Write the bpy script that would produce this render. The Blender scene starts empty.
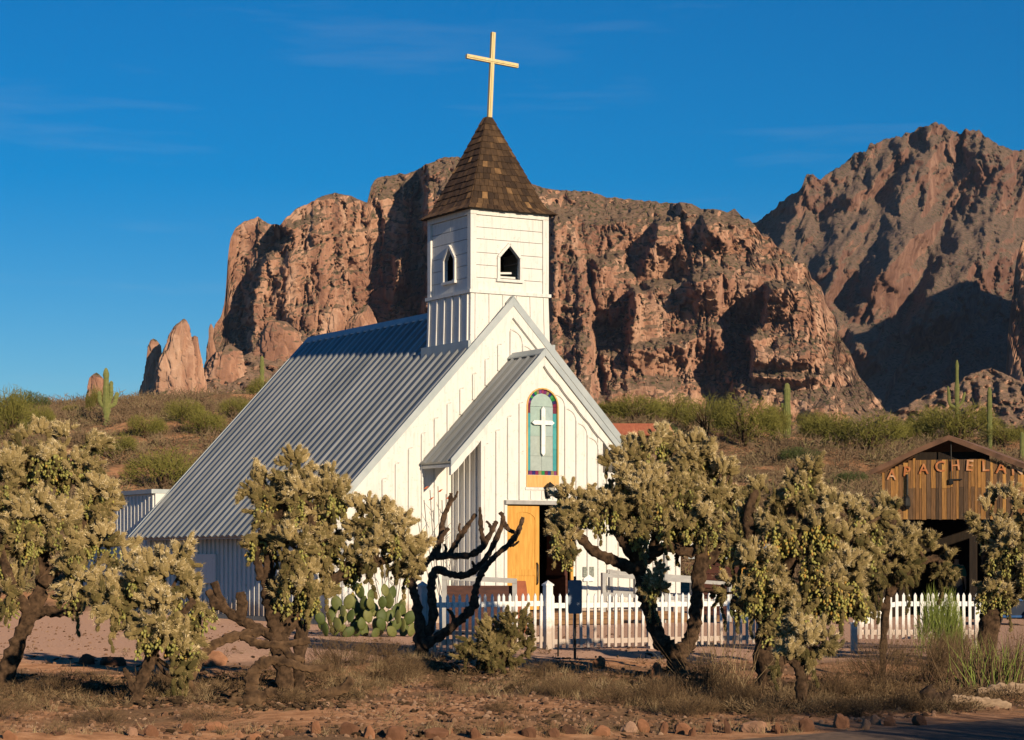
import bpy, bmesh, math, random
import numpy as np
from mathutils import Vector, Matrix, noise as mnoise

random.seed(7); RNG = np.random.default_rng(7)
C = bpy.context.scene.collection
scene = bpy.context.scene

# ------------------------------------------------------------------ camera, sky, sun, exposure
F_PX, HORIZ, CAM_H = 2220.0, 557.0, 1.67
cam_d = bpy.data.cameras.new("camera")
cam_d.sensor_width = 36.0; cam_d.lens = F_PX / 1024 * 36
cam_d.shift_y = (HORIZ - 370) / 1024
cam_d.clip_start = 0.5; cam_d.clip_end = 20000
cam = bpy.data.objects.new("camera", cam_d); C.objects.link(cam)
cam.location = (0, 0, CAM_H); cam.rotation_euler = (math.pi / 2, 0, 0)
scene.camera = cam

SUN_AZ, SUN_EL = math.radians(26.8), math.radians(13.5)     # behind the camera, to its right
SUN = Vector((math.sin(SUN_AZ) * math.cos(SUN_EL), -math.cos(SUN_AZ) * math.cos(SUN_EL), math.sin(SUN_EL)))
sd = bpy.data.lights.new("sun", 'SUN'); sd.energy = 5.0; sd.angle = math.radians(0.5); sd.color = (1.0, 0.82, 0.585)
so = bpy.data.objects.new("sun", sd); C.objects.link(so)
so.rotation_euler = SUN.to_track_quat('Z', 'Y').to_euler(); so.location = (20, -40, 30)

world = bpy.data.worlds.new("World"); scene.world = world; world.use_nodes = True
wn, wl = world.node_tree.nodes, world.node_tree.links
wn.clear()
w_out = wn.new('ShaderNodeOutputWorld'); w_bg = wn.new('ShaderNodeBackground')
sky = wn.new('ShaderNodeTexSky'); sky.sky_type = 'NISHITA'; sky.sun_disc = False
sky.sun_elevation = SUN_EL; sky.sun_rotation = math.pi - SUN_AZ
sky.air_density = 1.0; sky.dust_density = 0.0; sky.ozone_density = 4.5; sky.altitude = 600
w_hs = wn.new('ShaderNodeHueSaturation'); w_hs.inputs['Saturation'].default_value = 1.38; w_hs.inputs['Hue'].default_value = 0.504
w_tc = wn.new('ShaderNodeTexCoord'); w_mp = wn.new('ShaderNodeMapping')
w_mp.inputs['Scale'].default_value = (4.0, 4.0, 34.0)
w_no = wn.new('ShaderNodeTexNoise'); w_no.inputs['Scale'].default_value = 1.6; w_no.inputs['Detail'].default_value = 6; w_no.inputs['Roughness'].default_value = 0.55
w_rp = wn.new('ShaderNodeValToRGB'); w_rp.color_ramp.elements[0].position = 0.56; w_rp.color_ramp.elements[1].position = 0.95
w_rp.color_ramp.elements[1].color = (0.17, 0.17, 0.17, 1)
w_mx = wn.new('ShaderNodeMix'); w_mx.data_type = 'RGBA'
w_mx.inputs['B'].default_value = (5.5, 6.0, 6.6, 1)
w_bg.inputs['Strength'].default_value = 0.08
wl.new(w_tc.outputs['Generated'], w_mp.inputs['Vector']); wl.new(w_mp.outputs[0], w_no.inputs['Vector'])
wl.new(w_no.outputs['Fac'], w_rp.inputs['Fac']); wl.new(w_rp.outputs['Color'], w_mx.inputs['Factor'])
wl.new(sky.outputs[0], w_hs.inputs['Color']); wl.new(w_hs.outputs[0], w_mx.inputs['A'])
wl.new(w_mx.outputs['Result'], w_bg.inputs['Color']); wl.new(w_bg.outputs[0], w_out.inputs['Surface'])

scene.view_settings.view_transform = 'Standard'; scene.view_settings.look = 'None'
scene.view_settings.exposure = 0.16; scene.view_settings.gamma = 1.0
scene.view_settings.use_curve_mapping = False

# ------------------------------------------------------------------ materials
def new_mat(name, rough=0.8, metal=0.0, spec=0.3):
    m = bpy.data.materials.new(name); m.use_nodes = True
    b = m.node_tree.nodes['Principled BSDF']
    b.inputs['Roughness'].default_value = rough; b.inputs['Metallic'].default_value = metal
    b.inputs['Specular IOR Level'].default_value = spec
    if rough >= 0.8 and 'Diffuse Roughness' in b.inputs: b.inputs['Diffuse Roughness'].default_value = 1.0
    return m, m.node_tree.nodes, m.node_tree.links, b

def ramp(n, l, fac, stops):
    r = n.new('ShaderNodeValToRGB'); e = r.color_ramp.elements
    while len(e) < len(stops): e.new(0.5)
    for i, (p, c) in enumerate(stops):
        e[i].position = p; e[i].color = (c[0], c[1], c[2], 1)
    l.new(fac, r.inputs['Fac']); return r.outputs['Color']

def noise_tex(n, l, scale, detail=4, rough=0.55, stretch=None, coord='Object', dist=0.0):
    tc = n.new('ShaderNodeTexCoord'); t = n.new('ShaderNodeTexNoise')
    t.inputs['Scale'].default_value = scale; t.inputs['Detail'].default_value = detail
    t.inputs['Roughness'].default_value = rough; t.inputs['Distortion'].default_value = dist
    src = tc.outputs[coord]
    if stretch:
        mp = n.new('ShaderNodeMapping'); mp.inputs['Scale'].default_value = stretch
        l.new(src, mp.inputs['Vector']); src = mp.outputs[0]
    l.new(src, t.inputs['Vector']); return t.outputs['Fac']

def mixc(n, l, fac, a, b, mode='MIX'):
    x = n.new('ShaderNodeMix'); x.data_type = 'RGBA'; x.blend_type = mode
    if isinstance(fac, (int, float)): x.inputs['Factor'].default_value = fac
    else: l.new(fac, x.inputs['Factor'])
    for s, v in (('A', a), ('B', b)):
        if isinstance(v, tuple): x.inputs[s].default_value = (v[0], v[1], v[2], 1)
        else: l.new(v, x.inputs[s])
    return x.outputs['Result']

def add_bump(n, l, b, h, strength=0.4, dist=0.02):
    u = n.new('ShaderNodeBump'); u.inputs['Strength'].default_value = strength; u.inputs['Distance'].default_value = dist
    l.new(h, u.inputs['Height']); l.new(u.outputs[0], b.inputs['Normal'])

def simple_mat(name, c1, c2, scale=3.0, rough=0.8, metal=0.0, bump=0.3, bdist=0.02, stretch=None, spec=0.3, lo=0.35, hi=0.65):
    m, n, l, b = new_mat(name, rough, metal, spec)
    f = noise_tex(n, l, scale, 5, 0.6, stretch)
    l.new(ramp(n, l, f, [(lo, c1), (hi, c2)]), b.inputs['Base Color'])
    if bump: add_bump(n, l, b, f, bump, bdist)
    return m

def attr_mat(name, stops, attr='rnd', scale=6.0, amount=0.35, rough=0.8, metal=0.0, stretch=None, bump=0.3, bdist=0.01, spec=0.3, dark=(0.3, 0.3, 0.3)):
    """Colour from a per-piece random attribute, broken up by noise (grain, dirt)."""
    m, n, l, b = new_mat(name, rough, metal, spec)
    a = n.new('ShaderNodeAttribute'); a.attribute_name = attr
    base = ramp(n, l, a.outputs['Fac'], stops)
    f = noise_tex(n, l, scale, 5, 0.65, stretch)
    g = ramp(n, l, f, [(0.3, dark), (0.62, (1, 1, 1))])
    l.new(mixc(n, l, amount, base, g, 'MULTIPLY'), b.inputs['Base Color'])
    if bump: add_bump(n, l, b, f, bump, bdist)
    return m

def white_paint(name, tint=(0.69, 0.67, 0.63)):
    m, n, l, b = new_mat(name, 0.6, 0, 0.3)
    f = noise_tex(n, l, 2.2, 5, 0.6, (6, 6, 0.5))
    g = noise_tex(n, l, 9.0, 4, 0.6)
    c = ramp(n, l, f, [(0.25, tuple(t * 0.78 for t in tint)), (0.5, tint)])
    c = mixc(n, l, ramp(n, l, g, [(0.30, (0.45, 0.45, 0.45)), (0.42, (0, 0, 0))]), c, (0.52, 0.46, 0.37))
    sp = noise_tex(n, l, 26.0, 2, 0.5)                                   # small chips and nail stains
    c = mixc(n, l, ramp(n, l, sp, [(0.25, (0.7, 0.7, 0.7)), (0.31, (0, 0, 0))]), c, (0.36, 0.27, 0.19))
    tc = n.new('ShaderNodeTexCoord'); sz = n.new('ShaderNodeSeparateXYZ'); l.new(tc.outputs['Object'], sz.inputs[0])
    mz = n.new('ShaderNodeMath'); mz.operation = 'MULTIPLY_ADD'; mz.inputs[1].default_value = -0.7; l.new(g, mz.inputs[0]); l.new(sz.outputs['Z'], mz.inputs[2])
    c = mixc(n, l, ramp(n, l, mz.outputs[0], [(0.0, (0.75, 0.75, 0.75)), (0.22, (0, 0, 0))]), c, (0.38, 0.26, 0.18))
    l.new(c, b.inputs['Base Color']); add_bump(n, l, b, f, 0.25, 0.01)
    return m

M = {}
M['white'] = white_paint('white_painted_boards')
M['fence_white'] = white_paint('white_fence_paint', (0.82, 0.81, 0.78))
M['tin'] = simple_mat('galvanised_tin', (0.17, 0.18, 0.18), (0.30, 0.308, 0.30), 1.0, 0.42, 0.35, 0.1, 0.01, (0.25, 2.2, 0.25), 0.5)
M['tin_trim'] = simple_mat('grey_tin_trim', (0.33, 0.37, 0.38), (0.42, 0.45, 0.45), 2.0, 0.5, 0.2, 0.1)
M['shingle'] = attr_mat('wood_shingle', [(0.0, (0.045, 0.026, 0.015)), (0.45, (0.088, 0.05, 0.026)), (0.8, (0.14, 0.08, 0.038)), (1.0, (0.36, 0.2, 0.085))], scale=9, amount=0.75, stretch=(1, 1, 0.25), bump=0.6, bdist=0.02)
M['gold'] = simple_mat('pale_gold_wood', (0.58, 0.44, 0.20), (0.70, 0.56, 0.29), 4, 0.45, 0.0, 0.2, 0.01, (4, 4, 0.4), 0.4)
M['pine'] = simple_mat('varnished_yellow_pine', (0.50, 0.235, 0.035), (0.66, 0.35, 0.07), 3.2, 0.45, 0, 0.2, 0.01, (7, 7, 0.55), 0.4)
M['pine_pale'] = simple_mat('pale_pine_trim', (0.55, 0.30, 0.09), (0.68, 0.42, 0.15), 4, 0.5, 0, 0.2, 0.01, (7, 7, 0.6))
M['black_iron'] = simple_mat('black_iron', (0.02, 0.02, 0.02), (0.04, 0.038, 0.035), 8, 0.5, 0.5, 0.1)
M['lamp_glass'] = simple_mat('lantern_glass', (0.35, 0.33, 0.28), (0.42, 0.4, 0.34), 8, 0.15, 0, 0.0)
M['interior_shade'] = simple_mat('interior_shade_boards', (0.014, 0.009, 0.006), (0.028, 0.018, 0.011), 3, 0.8, 0, 0.2, 0.01, (4, 4, .5))  # indoor shade put into the colour of the boards
M['deck'] = simple_mat('brown_deck_wood', (0.16, 0.085, 0.04), (0.27, 0.15, 0.07), 3, 0.75, 0, 0.3, 0.01, (1, 6, 6))
M['grey_wood'] = simple_mat('weathered_grey_wood', (0.17, 0.16, 0.15), (0.30, 0.28, 0.26), 4, 0.8, 0, 0.4, 0.01, (5, 5, .5))
M['grey_rail'] = simple_mat('grey_painted_rail', (0.30, 0.29, 0.28), (0.40, 0.39, 0.37), 4, 0.6, 0, 0.1)
M['red_brown'] = simple_mat('dark_red_brown_wood', (0.04, 0.012, 0.008), (0.085, 0.026, 0.014), 4, 0.6, 0, 0.3, 0.01, (1, 1, 4))
M['rust_red'] = simple_mat('rust_red_board', (0.25, 0.065, 0.025), (0.36, 0.1, 0.04), 4, 0.6, 0, 0.3)
M['barn'] = attr_mat('old_barn_boards', [(0.0, (0.08, 0.05, 0.03)), (0.3, (0.17, 0.098, 0.053)), (0.55, (0.29, 0.145, 0.055)), (0.8, (0.50, 0.25, 0.07)), (1.0, (0.6, 0.33, 0.1))], scale=5, amount=0.8, stretch=(9, 9, 0.6), bump=0.6, bdist=0.02)
M['barn_roof'] = simple_mat('brown_rusty_roof', (0.09, 0.05, 0.032), (0.19, 0.10, 0.06), 2.5, 0.8, 0, 0.4)
M['letter'] = attr_mat('orange_letter_paint', [(0.0, (0.42, 0.13, 0.04)), (0.5, (0.58, 0.25, 0.10)), (1.0, (0.66, 0.48, 0.32))], scale=7, amount=0.25, bump=0.2)
M['bark'] = simple_mat('cholla_bark', (0.03, 0.019, 0.012), (0.12, 0.072, 0.042), 14, 0.95, 0, 0.9, 0.03, None, 0.1)
M['dead_bark'] = simple_mat('dead_cholla_bark', (0.03, 0.021, 0.015), (0.13, 0.08, 0.05), 12, 0.95, 0, 0.9, 0.03, None, 0.1)
M['fallen_bark'] = simple_mat('fallen_cholla_bark', (0.04, 0.025, 0.016), (0.16, 0.095, 0.052), 9, 0.95, 0, 0.9, 0.03, None, 0.1)
M['log'] = simple_mat('pale_bleached_log', (0.24, 0.16, 0.10), (0.42, 0.30, 0.2), 6, 0.9, 0, 0.6, 0.02, (1, 4, 4), 0.1)
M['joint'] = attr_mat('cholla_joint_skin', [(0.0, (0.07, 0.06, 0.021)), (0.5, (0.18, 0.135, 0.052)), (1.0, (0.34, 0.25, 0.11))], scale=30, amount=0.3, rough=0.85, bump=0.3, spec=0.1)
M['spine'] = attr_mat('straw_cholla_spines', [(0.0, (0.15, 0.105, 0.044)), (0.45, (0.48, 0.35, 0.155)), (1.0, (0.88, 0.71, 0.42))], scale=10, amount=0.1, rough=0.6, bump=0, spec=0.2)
M['fruit'] = attr_mat('cholla_fruit', [(0.0, (0.19, 0.19, 0.05)), (0.6, (0.33, 0.305, 0.085)), (0.85, (0.38, 0.32, 0.075)), (1.0, (0.42, 0.24, 0.055))], scale=30, amount=0.2, rough=0.6, bump=0.2)
M['pad'] = attr_mat('prickly_pear_pad', [(0.0, (0.06, 0.085, 0.02)), (0.6, (0.115, 0.13, 0.032)), (1.0, (0.2, 0.19, 0.06))], scale=14, amount=0.35, rough=0.6, bump=0.3)
M['saguaro'] = simple_mat('saguaro_skin', (0.14, 0.16, 0.045), (0.22, 0.22, 0.075), 5, 0.8, 0, 0.3, 0.02)
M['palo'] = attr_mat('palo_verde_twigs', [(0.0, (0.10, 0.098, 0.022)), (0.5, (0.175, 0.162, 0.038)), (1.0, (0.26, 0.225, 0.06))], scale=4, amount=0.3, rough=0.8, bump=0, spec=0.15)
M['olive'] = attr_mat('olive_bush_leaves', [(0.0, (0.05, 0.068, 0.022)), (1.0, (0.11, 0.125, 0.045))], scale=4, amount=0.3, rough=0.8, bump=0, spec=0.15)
M['broom'] = attr_mat('green_broom_twigs', [(0.0, (0.14, 0.19, 0.035)), (1.0, (0.32, 0.36, 0.09))], scale=4, amount=0.3, rough=0.8, bump=0, spec=0.15)
M['dry'] = attr_mat('dry_brown_twigs', [(0.0, (0.075, 0.046, 0.026)), (0.5, (0.14, 0.087, 0.047)), (1.0, (0.26, 0.18, 0.098))], scale=4, amount=0.3, rough=0.9, bump=0, spec=0.1)
M['scrub'] = attr_mat('brown_desert_scrub', [(0.0, (0.12, 0.078, 0.048)), (0.55, (0.2, 0.135, 0.083)), (0.85, (0.25, 0.185, 0.105)), (1.0, (0.18, 0.165, 0.065))], scale=2, amount=0.3, rough=0.9, bump=0, spec=0.1)
M['straw'] = attr_mat('dry_straw_grass', [(0.0, (0.10, 0.062, 0.033)), (0.6, (0.22, 0.145, 0.075)), (1.0, (0.44, 0.335, 0.19))], scale=4, amount=0.2, rough=0.9, bump=0, spec=0.1)
M['stone'] = attr_mat('red_desert_stone', [(0.0, (0.10, 0.052, 0.034)), (0.5, (0.23, 0.108, 0.06)), (0.8, (0.32, 0.15, 0.08)), (1.0, (0.38, 0.26, 0.19))], scale=7, amount=0.5, rough=0.95, bump=0.7, bdist=0.03, spec=0.1)
M['gravel'] = attr_mat('reddish_gravel', [(0.0, (0.09, 0.05, 0.03)), (0.6, (0.21, 0.112, 0.065)), (1.0, (0.33, 0.21, 0.14))], scale=9, amount=0.3, rough=0.95, bump=0.3, spec=0.1)
M['litter'] = attr_mat('plant_litter_and_shade', [(0.0, (0.03, 0.02, 0.012)), (0.6, (0.075, 0.047, 0.028)), (1.0, (0.17, 0.11, 0.062))], scale=9, amount=0.3, rough=0.95, bump=0, spec=0.05)  # litter brown, with the shade under the chollas put into it
M['sign'] = simple_mat('dark_blue_grey_sheet', (0.15, 0.185, 0.24), (0.19, 0.22, 0.28), 5, 0.45, 0.3, 0.05)
M['plaque'] = simple_mat('grey_plaque', (0.11, 0.13, 0.11), (0.32, 0.33, 0.28), 22, 0.5, 0, 0.1)
M['tile'] = simple_mat('red_clay_roof', (0.26, 0.075, 0.04), (0.36, 0.12, 0.06), 3, 0.85, 0, 0.5, 0.04, (6, 1, 1))
M['adobe'] = simple_mat('brown_stucco', (0.16, 0.1, 0.065), (0.22, 0.14, 0.09), 3, 0.9, 0, 0.2)
M['blue_metal'] = simple_mat('blue_painted_metal', (0.02, 0.075, 0.2), (0.03, 0.1, 0.26), 5, 0.4, 0.1, 0.05)
M['navy'] = simple_mat('dark_blue_board', (0.012, 0.02, 0.04), (0.02, 0.03, 0.055), 5, 0.5, 0.1, 0.05)
M['skin'] = simple_mat('skin', (0.45, 0.27, 0.18), (0.5, 0.3, 0.2), 12, 0.6, 0, 0.05)
M['green_shirt'] = simple_mat('green_cotton', (0.03, 0.13, 0.085), (0.045, 0.17, 0.11), 12, 0.9, 0, 0.2)
M['jeans'] = simple_mat('dark_trousers', (0.03, 0.035, 0.05), (0.05, 0.055, 0.075), 14, 0.9, 0, 0.2)
M['hair'] = simple_mat('dark_hair', (0.015, 0.01, 0.008), (0.03, 0.02, 0.015), 20, 0.7, 0, 0.4)
M['leaf_red'] = simple_mat('rust_red_leaf', (0.4, 0.09, 0.03), (0.5, 0.14, 0.05), 9, 0.7)

def glass_mat():
    m, n, l, b = new_mat('stained_glass', 0.18, 0, 0.5)
    a = n.new('ShaderNodeAttribute'); a.attribute_name = 'tint'
    f = noise_tex(n, l, 12, 3)
    l.new(mixc(n, l, 0.25, a.outputs['Color'], ramp(n, l, f, [(0.3, (0.4, 0.4, 0.4)), (0.7, (1, 1, 1))]), 'MULTIPLY'), b.inputs['Base Color'])
    add_bump(n, l, b, f, 0.15, 0.01)
    return m
M['glass'] = glass_mat()

def ground_mat():
    m, n, l, b = new_mat('desert_ground', 0.95, 0, 0.1)
    a = noise_tex(n, l, 0.35, 6, 0.6); g = noise_tex(n, l, 3.5, 6, 0.7); p = noise_tex(n, l, 16, 4, 0.7)
    soil = ramp(n, l, g, [(0.32, (0.16, 0.078, 0.04)), (0.5, (0.285, 0.145, 0.075)), (0.68, (0.37, 0.21, 0.12))])
    litter = ramp(n, l, p, [(0.35, (0.05, 0.03, 0.018)), (0.65, (0.15, 0.092, 0.052))])  # plant litter, darkened to stand in for tree shadow patches too
    c = mixc(n, l, ramp(n, l, a, [(0.47, (0, 0, 0)), (0.58, (0.9, 0.9, 0.9))]), soil, litter)
    # raked pink gravel in front of the church
    tc = n.new('ShaderNodeTexCoord'); sx = n.new('ShaderNodeSeparateXYZ'); l.new(tc.outputs['Object'], sx.inputs[0])
    ad = n.new('ShaderNodeMath'); ad.operation = 'ADD'; l.new(sx.outputs['Y'], ad.inputs[0])
    mu = n.new('ShaderNodeMath'); mu.operation = 'MULTIPLY'; mu.inputs[1].default_value = 6.0; l.new(a, mu.inputs[0]); l.new(mu.outputs[0], ad.inputs[1])
    mr = n.new('ShaderNodeMapRange'); mr.inputs['From Min'].default_value = 37.5; mr.inputs['From Max'].default_value = 39.5; l.new(ad.outputs[0], mr.inputs['Value'])
    mr2 = n.new('ShaderNodeMapRange'); mr2.inputs['From Min'].default_value = 74; mr2.inputs['From Max'].default_value = 68; l.new(ad.outputs[0], mr2.inputs['Value'])
    mm = n.new('ShaderNodeMath'); mm.operation = 'MULTIPLY'; l.new(mr.outputs[0], mm.inputs[0]); l.new(mr2.outputs[0], mm.inputs[1])
    gravel = ramp(n, l, p, [(0.3, (0.25, 0.145, 0.10)), (0.7, (0.37, 0.235, 0.17))])
    c = mixc(n, l, mm.outputs[0], c, gravel)
    l.new(c, b.inputs['Base Color']); add_bump(n, l, b, p, 0.5, 0.04)
    return m
M['ground'] = ground_mat()
M['road'] = simple_mat('dark_dirt_road', (0.06, 0.044, 0.036), (0.12, 0.083, 0.062), 9, 0.95, 0, 0.6, 0.02, None, 0.1)

def rock_mat(name, haze=0.0, veg=(0.075, 0.068, 0.035), soil=(0.20, 0.132, 0.09), cliff=((0.21, 0.11, 0.077), (0.39, 0.21, 0.135), (0.56, 0.37, 0.26)), s=1.0, flat=0.50):
    m, n, l, b = new_mat(name, 0.95, 0, 0.05)
    big = noise_tex(n, l, 0.012 * s, 6, 0.6); ver = noise_tex(n, l, 0.06 * s, 6, 0.65, (1, 1, 0.22)); fine = noise_tex(n, l, 0.16 * s, 5, 0.7)
    lay = noise_tex(n, l, 0.035 * s, 4, 0.6, (0.25, 0.25, 1.6))
    rock = ramp(n, l, ver, [(0.34, cliff[0]), (0.5, cliff[1]), (0.66, cliff[2])])
    rock = mixc(n, l, ramp(n, l, lay, [(0.56, (0, 0, 0)), (0.7, (0.55, 0.55, 0.55))]), rock, cliff[2])
    rock = mixc(n, l, ramp(n, l, big, [(0.40, (0.55, 0.55, 0.55)), (0.56, (0, 0, 0))]), rock, (cliff[0][0] * 1.25, cliff[0][1] * 1.2, cliff[0][2] * 1.2))
    vo = n.new('ShaderNodeTexVoronoi'); vo.inputs['Scale'].default_value = 0.22 * s; vo.inputs['Randomness'].default_value = 1
    tc = n.new('ShaderNodeTexCoord'); l.new(tc.outputs['Object'], vo.inputs['Vector'])
    dots = ramp(n, l, vo.outputs['Distance'], [(0.26, (1, 1, 1)), (0.42, (0, 0, 0))])
    slope = mixc(n, l, ramp(n, l, fine, [(0.35, (0, 0, 0)), (0.65, (1, 1, 1))]), tuple(x * 0.66 for x in soil), soil)
    slope = mixc(n, l, dots, slope, veg)
    ge = n.new('ShaderNodeNewGeometry'); sx = n.new('ShaderNodeSeparateXYZ'); l.new(ge.outputs['Normal'], sx.inputs[0])
    ad = n.new('ShaderNodeMath'); ad.operation = 'MULTIPLY_ADD'; ad.inputs[1].default_value = 0.35; l.new(fine, ad.inputs[0]); l.new(sx.outputs['Z'], ad.inputs[2])
    k = ramp(n, l, ad.outputs[0], [(flat + 0.10, (0, 0, 0)), (flat + 0.26, (1, 1, 1))])
    c = mixc(n, l, k, rock, slope)
    l.new(c, b.inputs['Base Color'])
    mpc = n.new('ShaderNodeMapping'); mpc.inputs['Scale'].default_value = (1, 1, 0.4); l.new(tc.outputs['Object'], mpc.inputs['Vector'])
    vc = n.new('ShaderNodeTexVoronoi'); vc.feature = 'DISTANCE_TO_EDGE'; vc.inputs['Scale'].default_value = 0.11 * s; l.new(mpc.outputs[0], vc.inputs['Vector'])
    crack = ramp(n, l, vc.outputs['Distance'], [(0.0, (0, 0, 0)), (0.07, (1, 1, 1))])
    hs = n.new('ShaderNodeMath'); hs.operation = 'ADD'; l.new(crack, hs.inputs[0]); l.new(fine, hs.inputs[1])
    add_bump(n, l, b, hs.outputs[0], 0.55, 2.5)
    return m
M['cliff'] = rock_mat('red_cliff_rock')
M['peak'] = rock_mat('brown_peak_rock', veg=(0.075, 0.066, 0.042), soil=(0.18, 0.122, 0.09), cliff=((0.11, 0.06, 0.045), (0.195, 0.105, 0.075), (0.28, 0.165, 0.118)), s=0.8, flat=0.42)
M['talus'] = rock_mat('pale_talus', soil=(0.25, 0.16, 0.11), veg=(0.10, 0.08, 0.045), s=1.5, flat=0.1)

# ------------------------------------------------------------------ mesh helpers
def finish(name, me, mats, parent=None, smooth=False):
    for m in (mats if isinstance(mats, (list, tuple)) else [mats]): me.materials.append(m)
    if smooth: me.polygons.foreach_set('use_smooth', np.ones(len(me.polygons), dtype=bool))
    o = bpy.data.objects.new(name, me); C.objects.link(o)
    if parent is not None: o.parent = parent
    return o

class MB:
    """Collects simple solids into one mesh; 'rnd' gives each solid its own random value, 'tint' its own colour."""
    def __init__(s): s.v = []; s.f = []; s.r = []; s.t = []; s.mi = []; s.mat = 0
    def add(s, vs, fs, rnd=None, tint=(1, 1, 1)):
        b = len(s.v); r = random.random() if rnd is None else rnd
        s.v += [tuple(p) for p in vs]; s.f += [tuple(b + i for i in f) for f in fs]
        s.r += [r] * len(vs); s.t += [(*tint, 1.0)] * len(vs); s.mi += [s.mat] * len(fs)
    def box(s, x0, x1, y0, y1, z0, z1, rnd=None, tint=(1, 1, 1)):
        s.add([(x0, y0, z0), (x1, y0, z0), (x1, y1, z0), (x0, y1, z0), (x0, y0, z1), (x1, y0, z1), (x1, y1, z1), (x0, y1, z1)],
              [(3, 2, 1, 0), (4, 5, 6, 7), (0, 1, 5, 4), (1, 2, 6, 5), (2, 3, 7, 6), (3, 0, 4, 7)], rnd, tint)
    def prism(s, poly, y0, y1, axis='y', rnd=None, tint=(1, 1, 1)):
        """poly of (a, b) points extruded along an axis: 'y' -> (a, y, b); 'x' -> (x, a, b); 'z' -> (a, b, z)."""
        k = len(poly)
        g = {'y': lambda a, b, t: (a, t, b), 'x': lambda a, b, t: (t, a, b), 'z': lambda a, b, t: (a, b, t)}[axis]
        vs = [g(a, b, y0) for a, b in poly] + [g(a, b, y1) for a, b in poly]
        fs = [tuple(range(k)), tuple(range(2 * k - 1, k - 1, -1))] + [(i, (i + 1) % k, (i + 1) % k + k, i + k) for i in range(k)]
        s.add(vs, fs, rnd, tint)
    def bar(s, a, b, w, h, up=(0, 0, 1), rnd=None):
        a, b = Vector(a), Vector(b); d = (b - a).normalized(); u = Vector(up)
        x = d.cross(u); x = x.normalized() if x.length > 1e-6 else Vector((1, 0, 0)); z = x.cross(d)
        vs = [p + x * sx * w / 2 + z * sz * h / 2 for p in (a, b) for sx, sz in ((-1, -1), (1, -1), (1, 1), (-1, 1))]
        s.add(vs, [(3, 2, 1, 0), (4, 5, 6, 7), (0, 1, 5, 4), (1, 2, 6, 5), (2, 3, 7, 6), (3, 0, 4, 7)], rnd)
    def tube(s, pts, rad, k=8, rnd=None, rough=0.0):
        pts = [Vector(p) for p in pts]; n = len(pts)
        rad = rad if isinstance(rad, (list, tuple)) else [rad] * n
        vs = []; fs = []; ref = Vector((0.31, 0.87, 0.38))
        for i, p in enumerate(pts):
            d = (pts[min(i + 1, n - 1)] - pts[max(i - 1, 0)]).normalized()
            x = d.cross(ref).normalized(); y = d.cross(x)
            for j in range(k):
                a = 2 * math.pi * j / k; r = rad[i] * (1 + rough * (random.random() - .5))
                vs.append(p + (x * math.cos(a) + y * math.sin(a)) * r)
        for i in range(n - 1):
            for j in range(k): fs.append((i * k + j, i * k + (j + 1) % k, (i + 1) * k + (j + 1) % k, (i + 1) * k + j))
        fs.append(tuple(range(k - 1, -1, -1))); fs.append(tuple((n - 1) * k + j for j in range(k)))
        s.add(vs, fs, rnd)
    def build(s, name, mats, parent=None, smooth=False):
        me = bpy.data.meshes.new(name); me.from_pydata(s.v, [], s.f); me.update()
        a = me.attributes.new('rnd', 'FLOAT', 'POINT'); a.data.foreach_set('value', s.r)
        t = me.attributes.new('tint', 'FLOAT_COLOR', 'POINT'); t.data.foreach_set('color', np.array(s.t, dtype=np.float32).ravel())
        me.polygons.foreach_set('material_index', s.mi)
        bm = bmesh.new(); bm.from_mesh(me); bmesh.ops.recalc_face_normals(bm, faces=bm.faces); bm.to_mesh(me); bm.free()
        return finish(name, me, mats, parent, smooth)

class Bulk:
    """Vectorised copies of small templates gathered in one mesh."""
    def __init__(s): s.V = []; s.F = []; s.R = []; s.n = 0
    def add(s, tv, faces, R, T, rnd):
        """tv (n,3); faces list of (m,k) int arrays; R (N,3,3); T (N,3); rnd (N,)"""
        N = len(T)
        if N == 0: return
        V = np.einsum('nij,kj->nki', R, tv) + T[:, None, :]
        s.V.append(V.reshape(-1, 3)); s.R.append(np.repeat(rnd, len(tv)))
        off = s.n + np.arange(N) * len(tv)
        for f in faces: s.F.append((f[None] + off[:, None, None]).reshape(-1, f.shape[1]))
        s.n += N * len(tv)
    def build(s, name, mat, parent=None, smooth=False):
        V = np.concatenate(s.V).astype(np.float32); R = np.concatenate(s.R).astype(np.float32)
        me = bpy.data.meshes.new(name); me.vertices.add(len(V)); me.vertices.foreach_set('co', V.ravel())
        tot = np.concatenate([np.full(len(f), f.shape[1]) for f in s.F]); idx = np.concatenate([f.ravel() for f in s.F])
        me.loops.add(len(idx)); me.loops.foreach_set('vertex_index', idx.astype(np.int32))
        me.polygons.add(len(tot)); me.polygons.foreach_set('loop_start', np.concatenate([[0], np.cumsum(tot)[:-1]]).astype(np.int32))
        me.update(calc_edges=True); me.validate()
        a = me.attributes.new('rnd', 'FLOAT', 'POINT'); a.data.foreach_set('value', R)
        return finish(name, me, mat, parent, smooth)

def rot_to(d, roll=None):
    """Rotation matrices (N,3,3) taking +Z to the directions d (N,3)."""
    d = d / np.linalg.norm(d, axis=1, keepdims=True)
    ref = np.where(np.abs(d[:, 2:3]) > 0.9, np.array([[1., 0, 0]]), np.array([[0, 0, 1.]]))
    x = np.cross(ref, d); x /= np.linalg.norm(x, axis=1, keepdims=True); y = np.cross(d, x)
    if roll is not None:
        c, s_ = np.cos(roll)[:, None], np.sin(roll)[:, None]; x, y = x * c + y * s_, y * c - x * s_
    return np.stack([x, y, d], axis=2)

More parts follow.
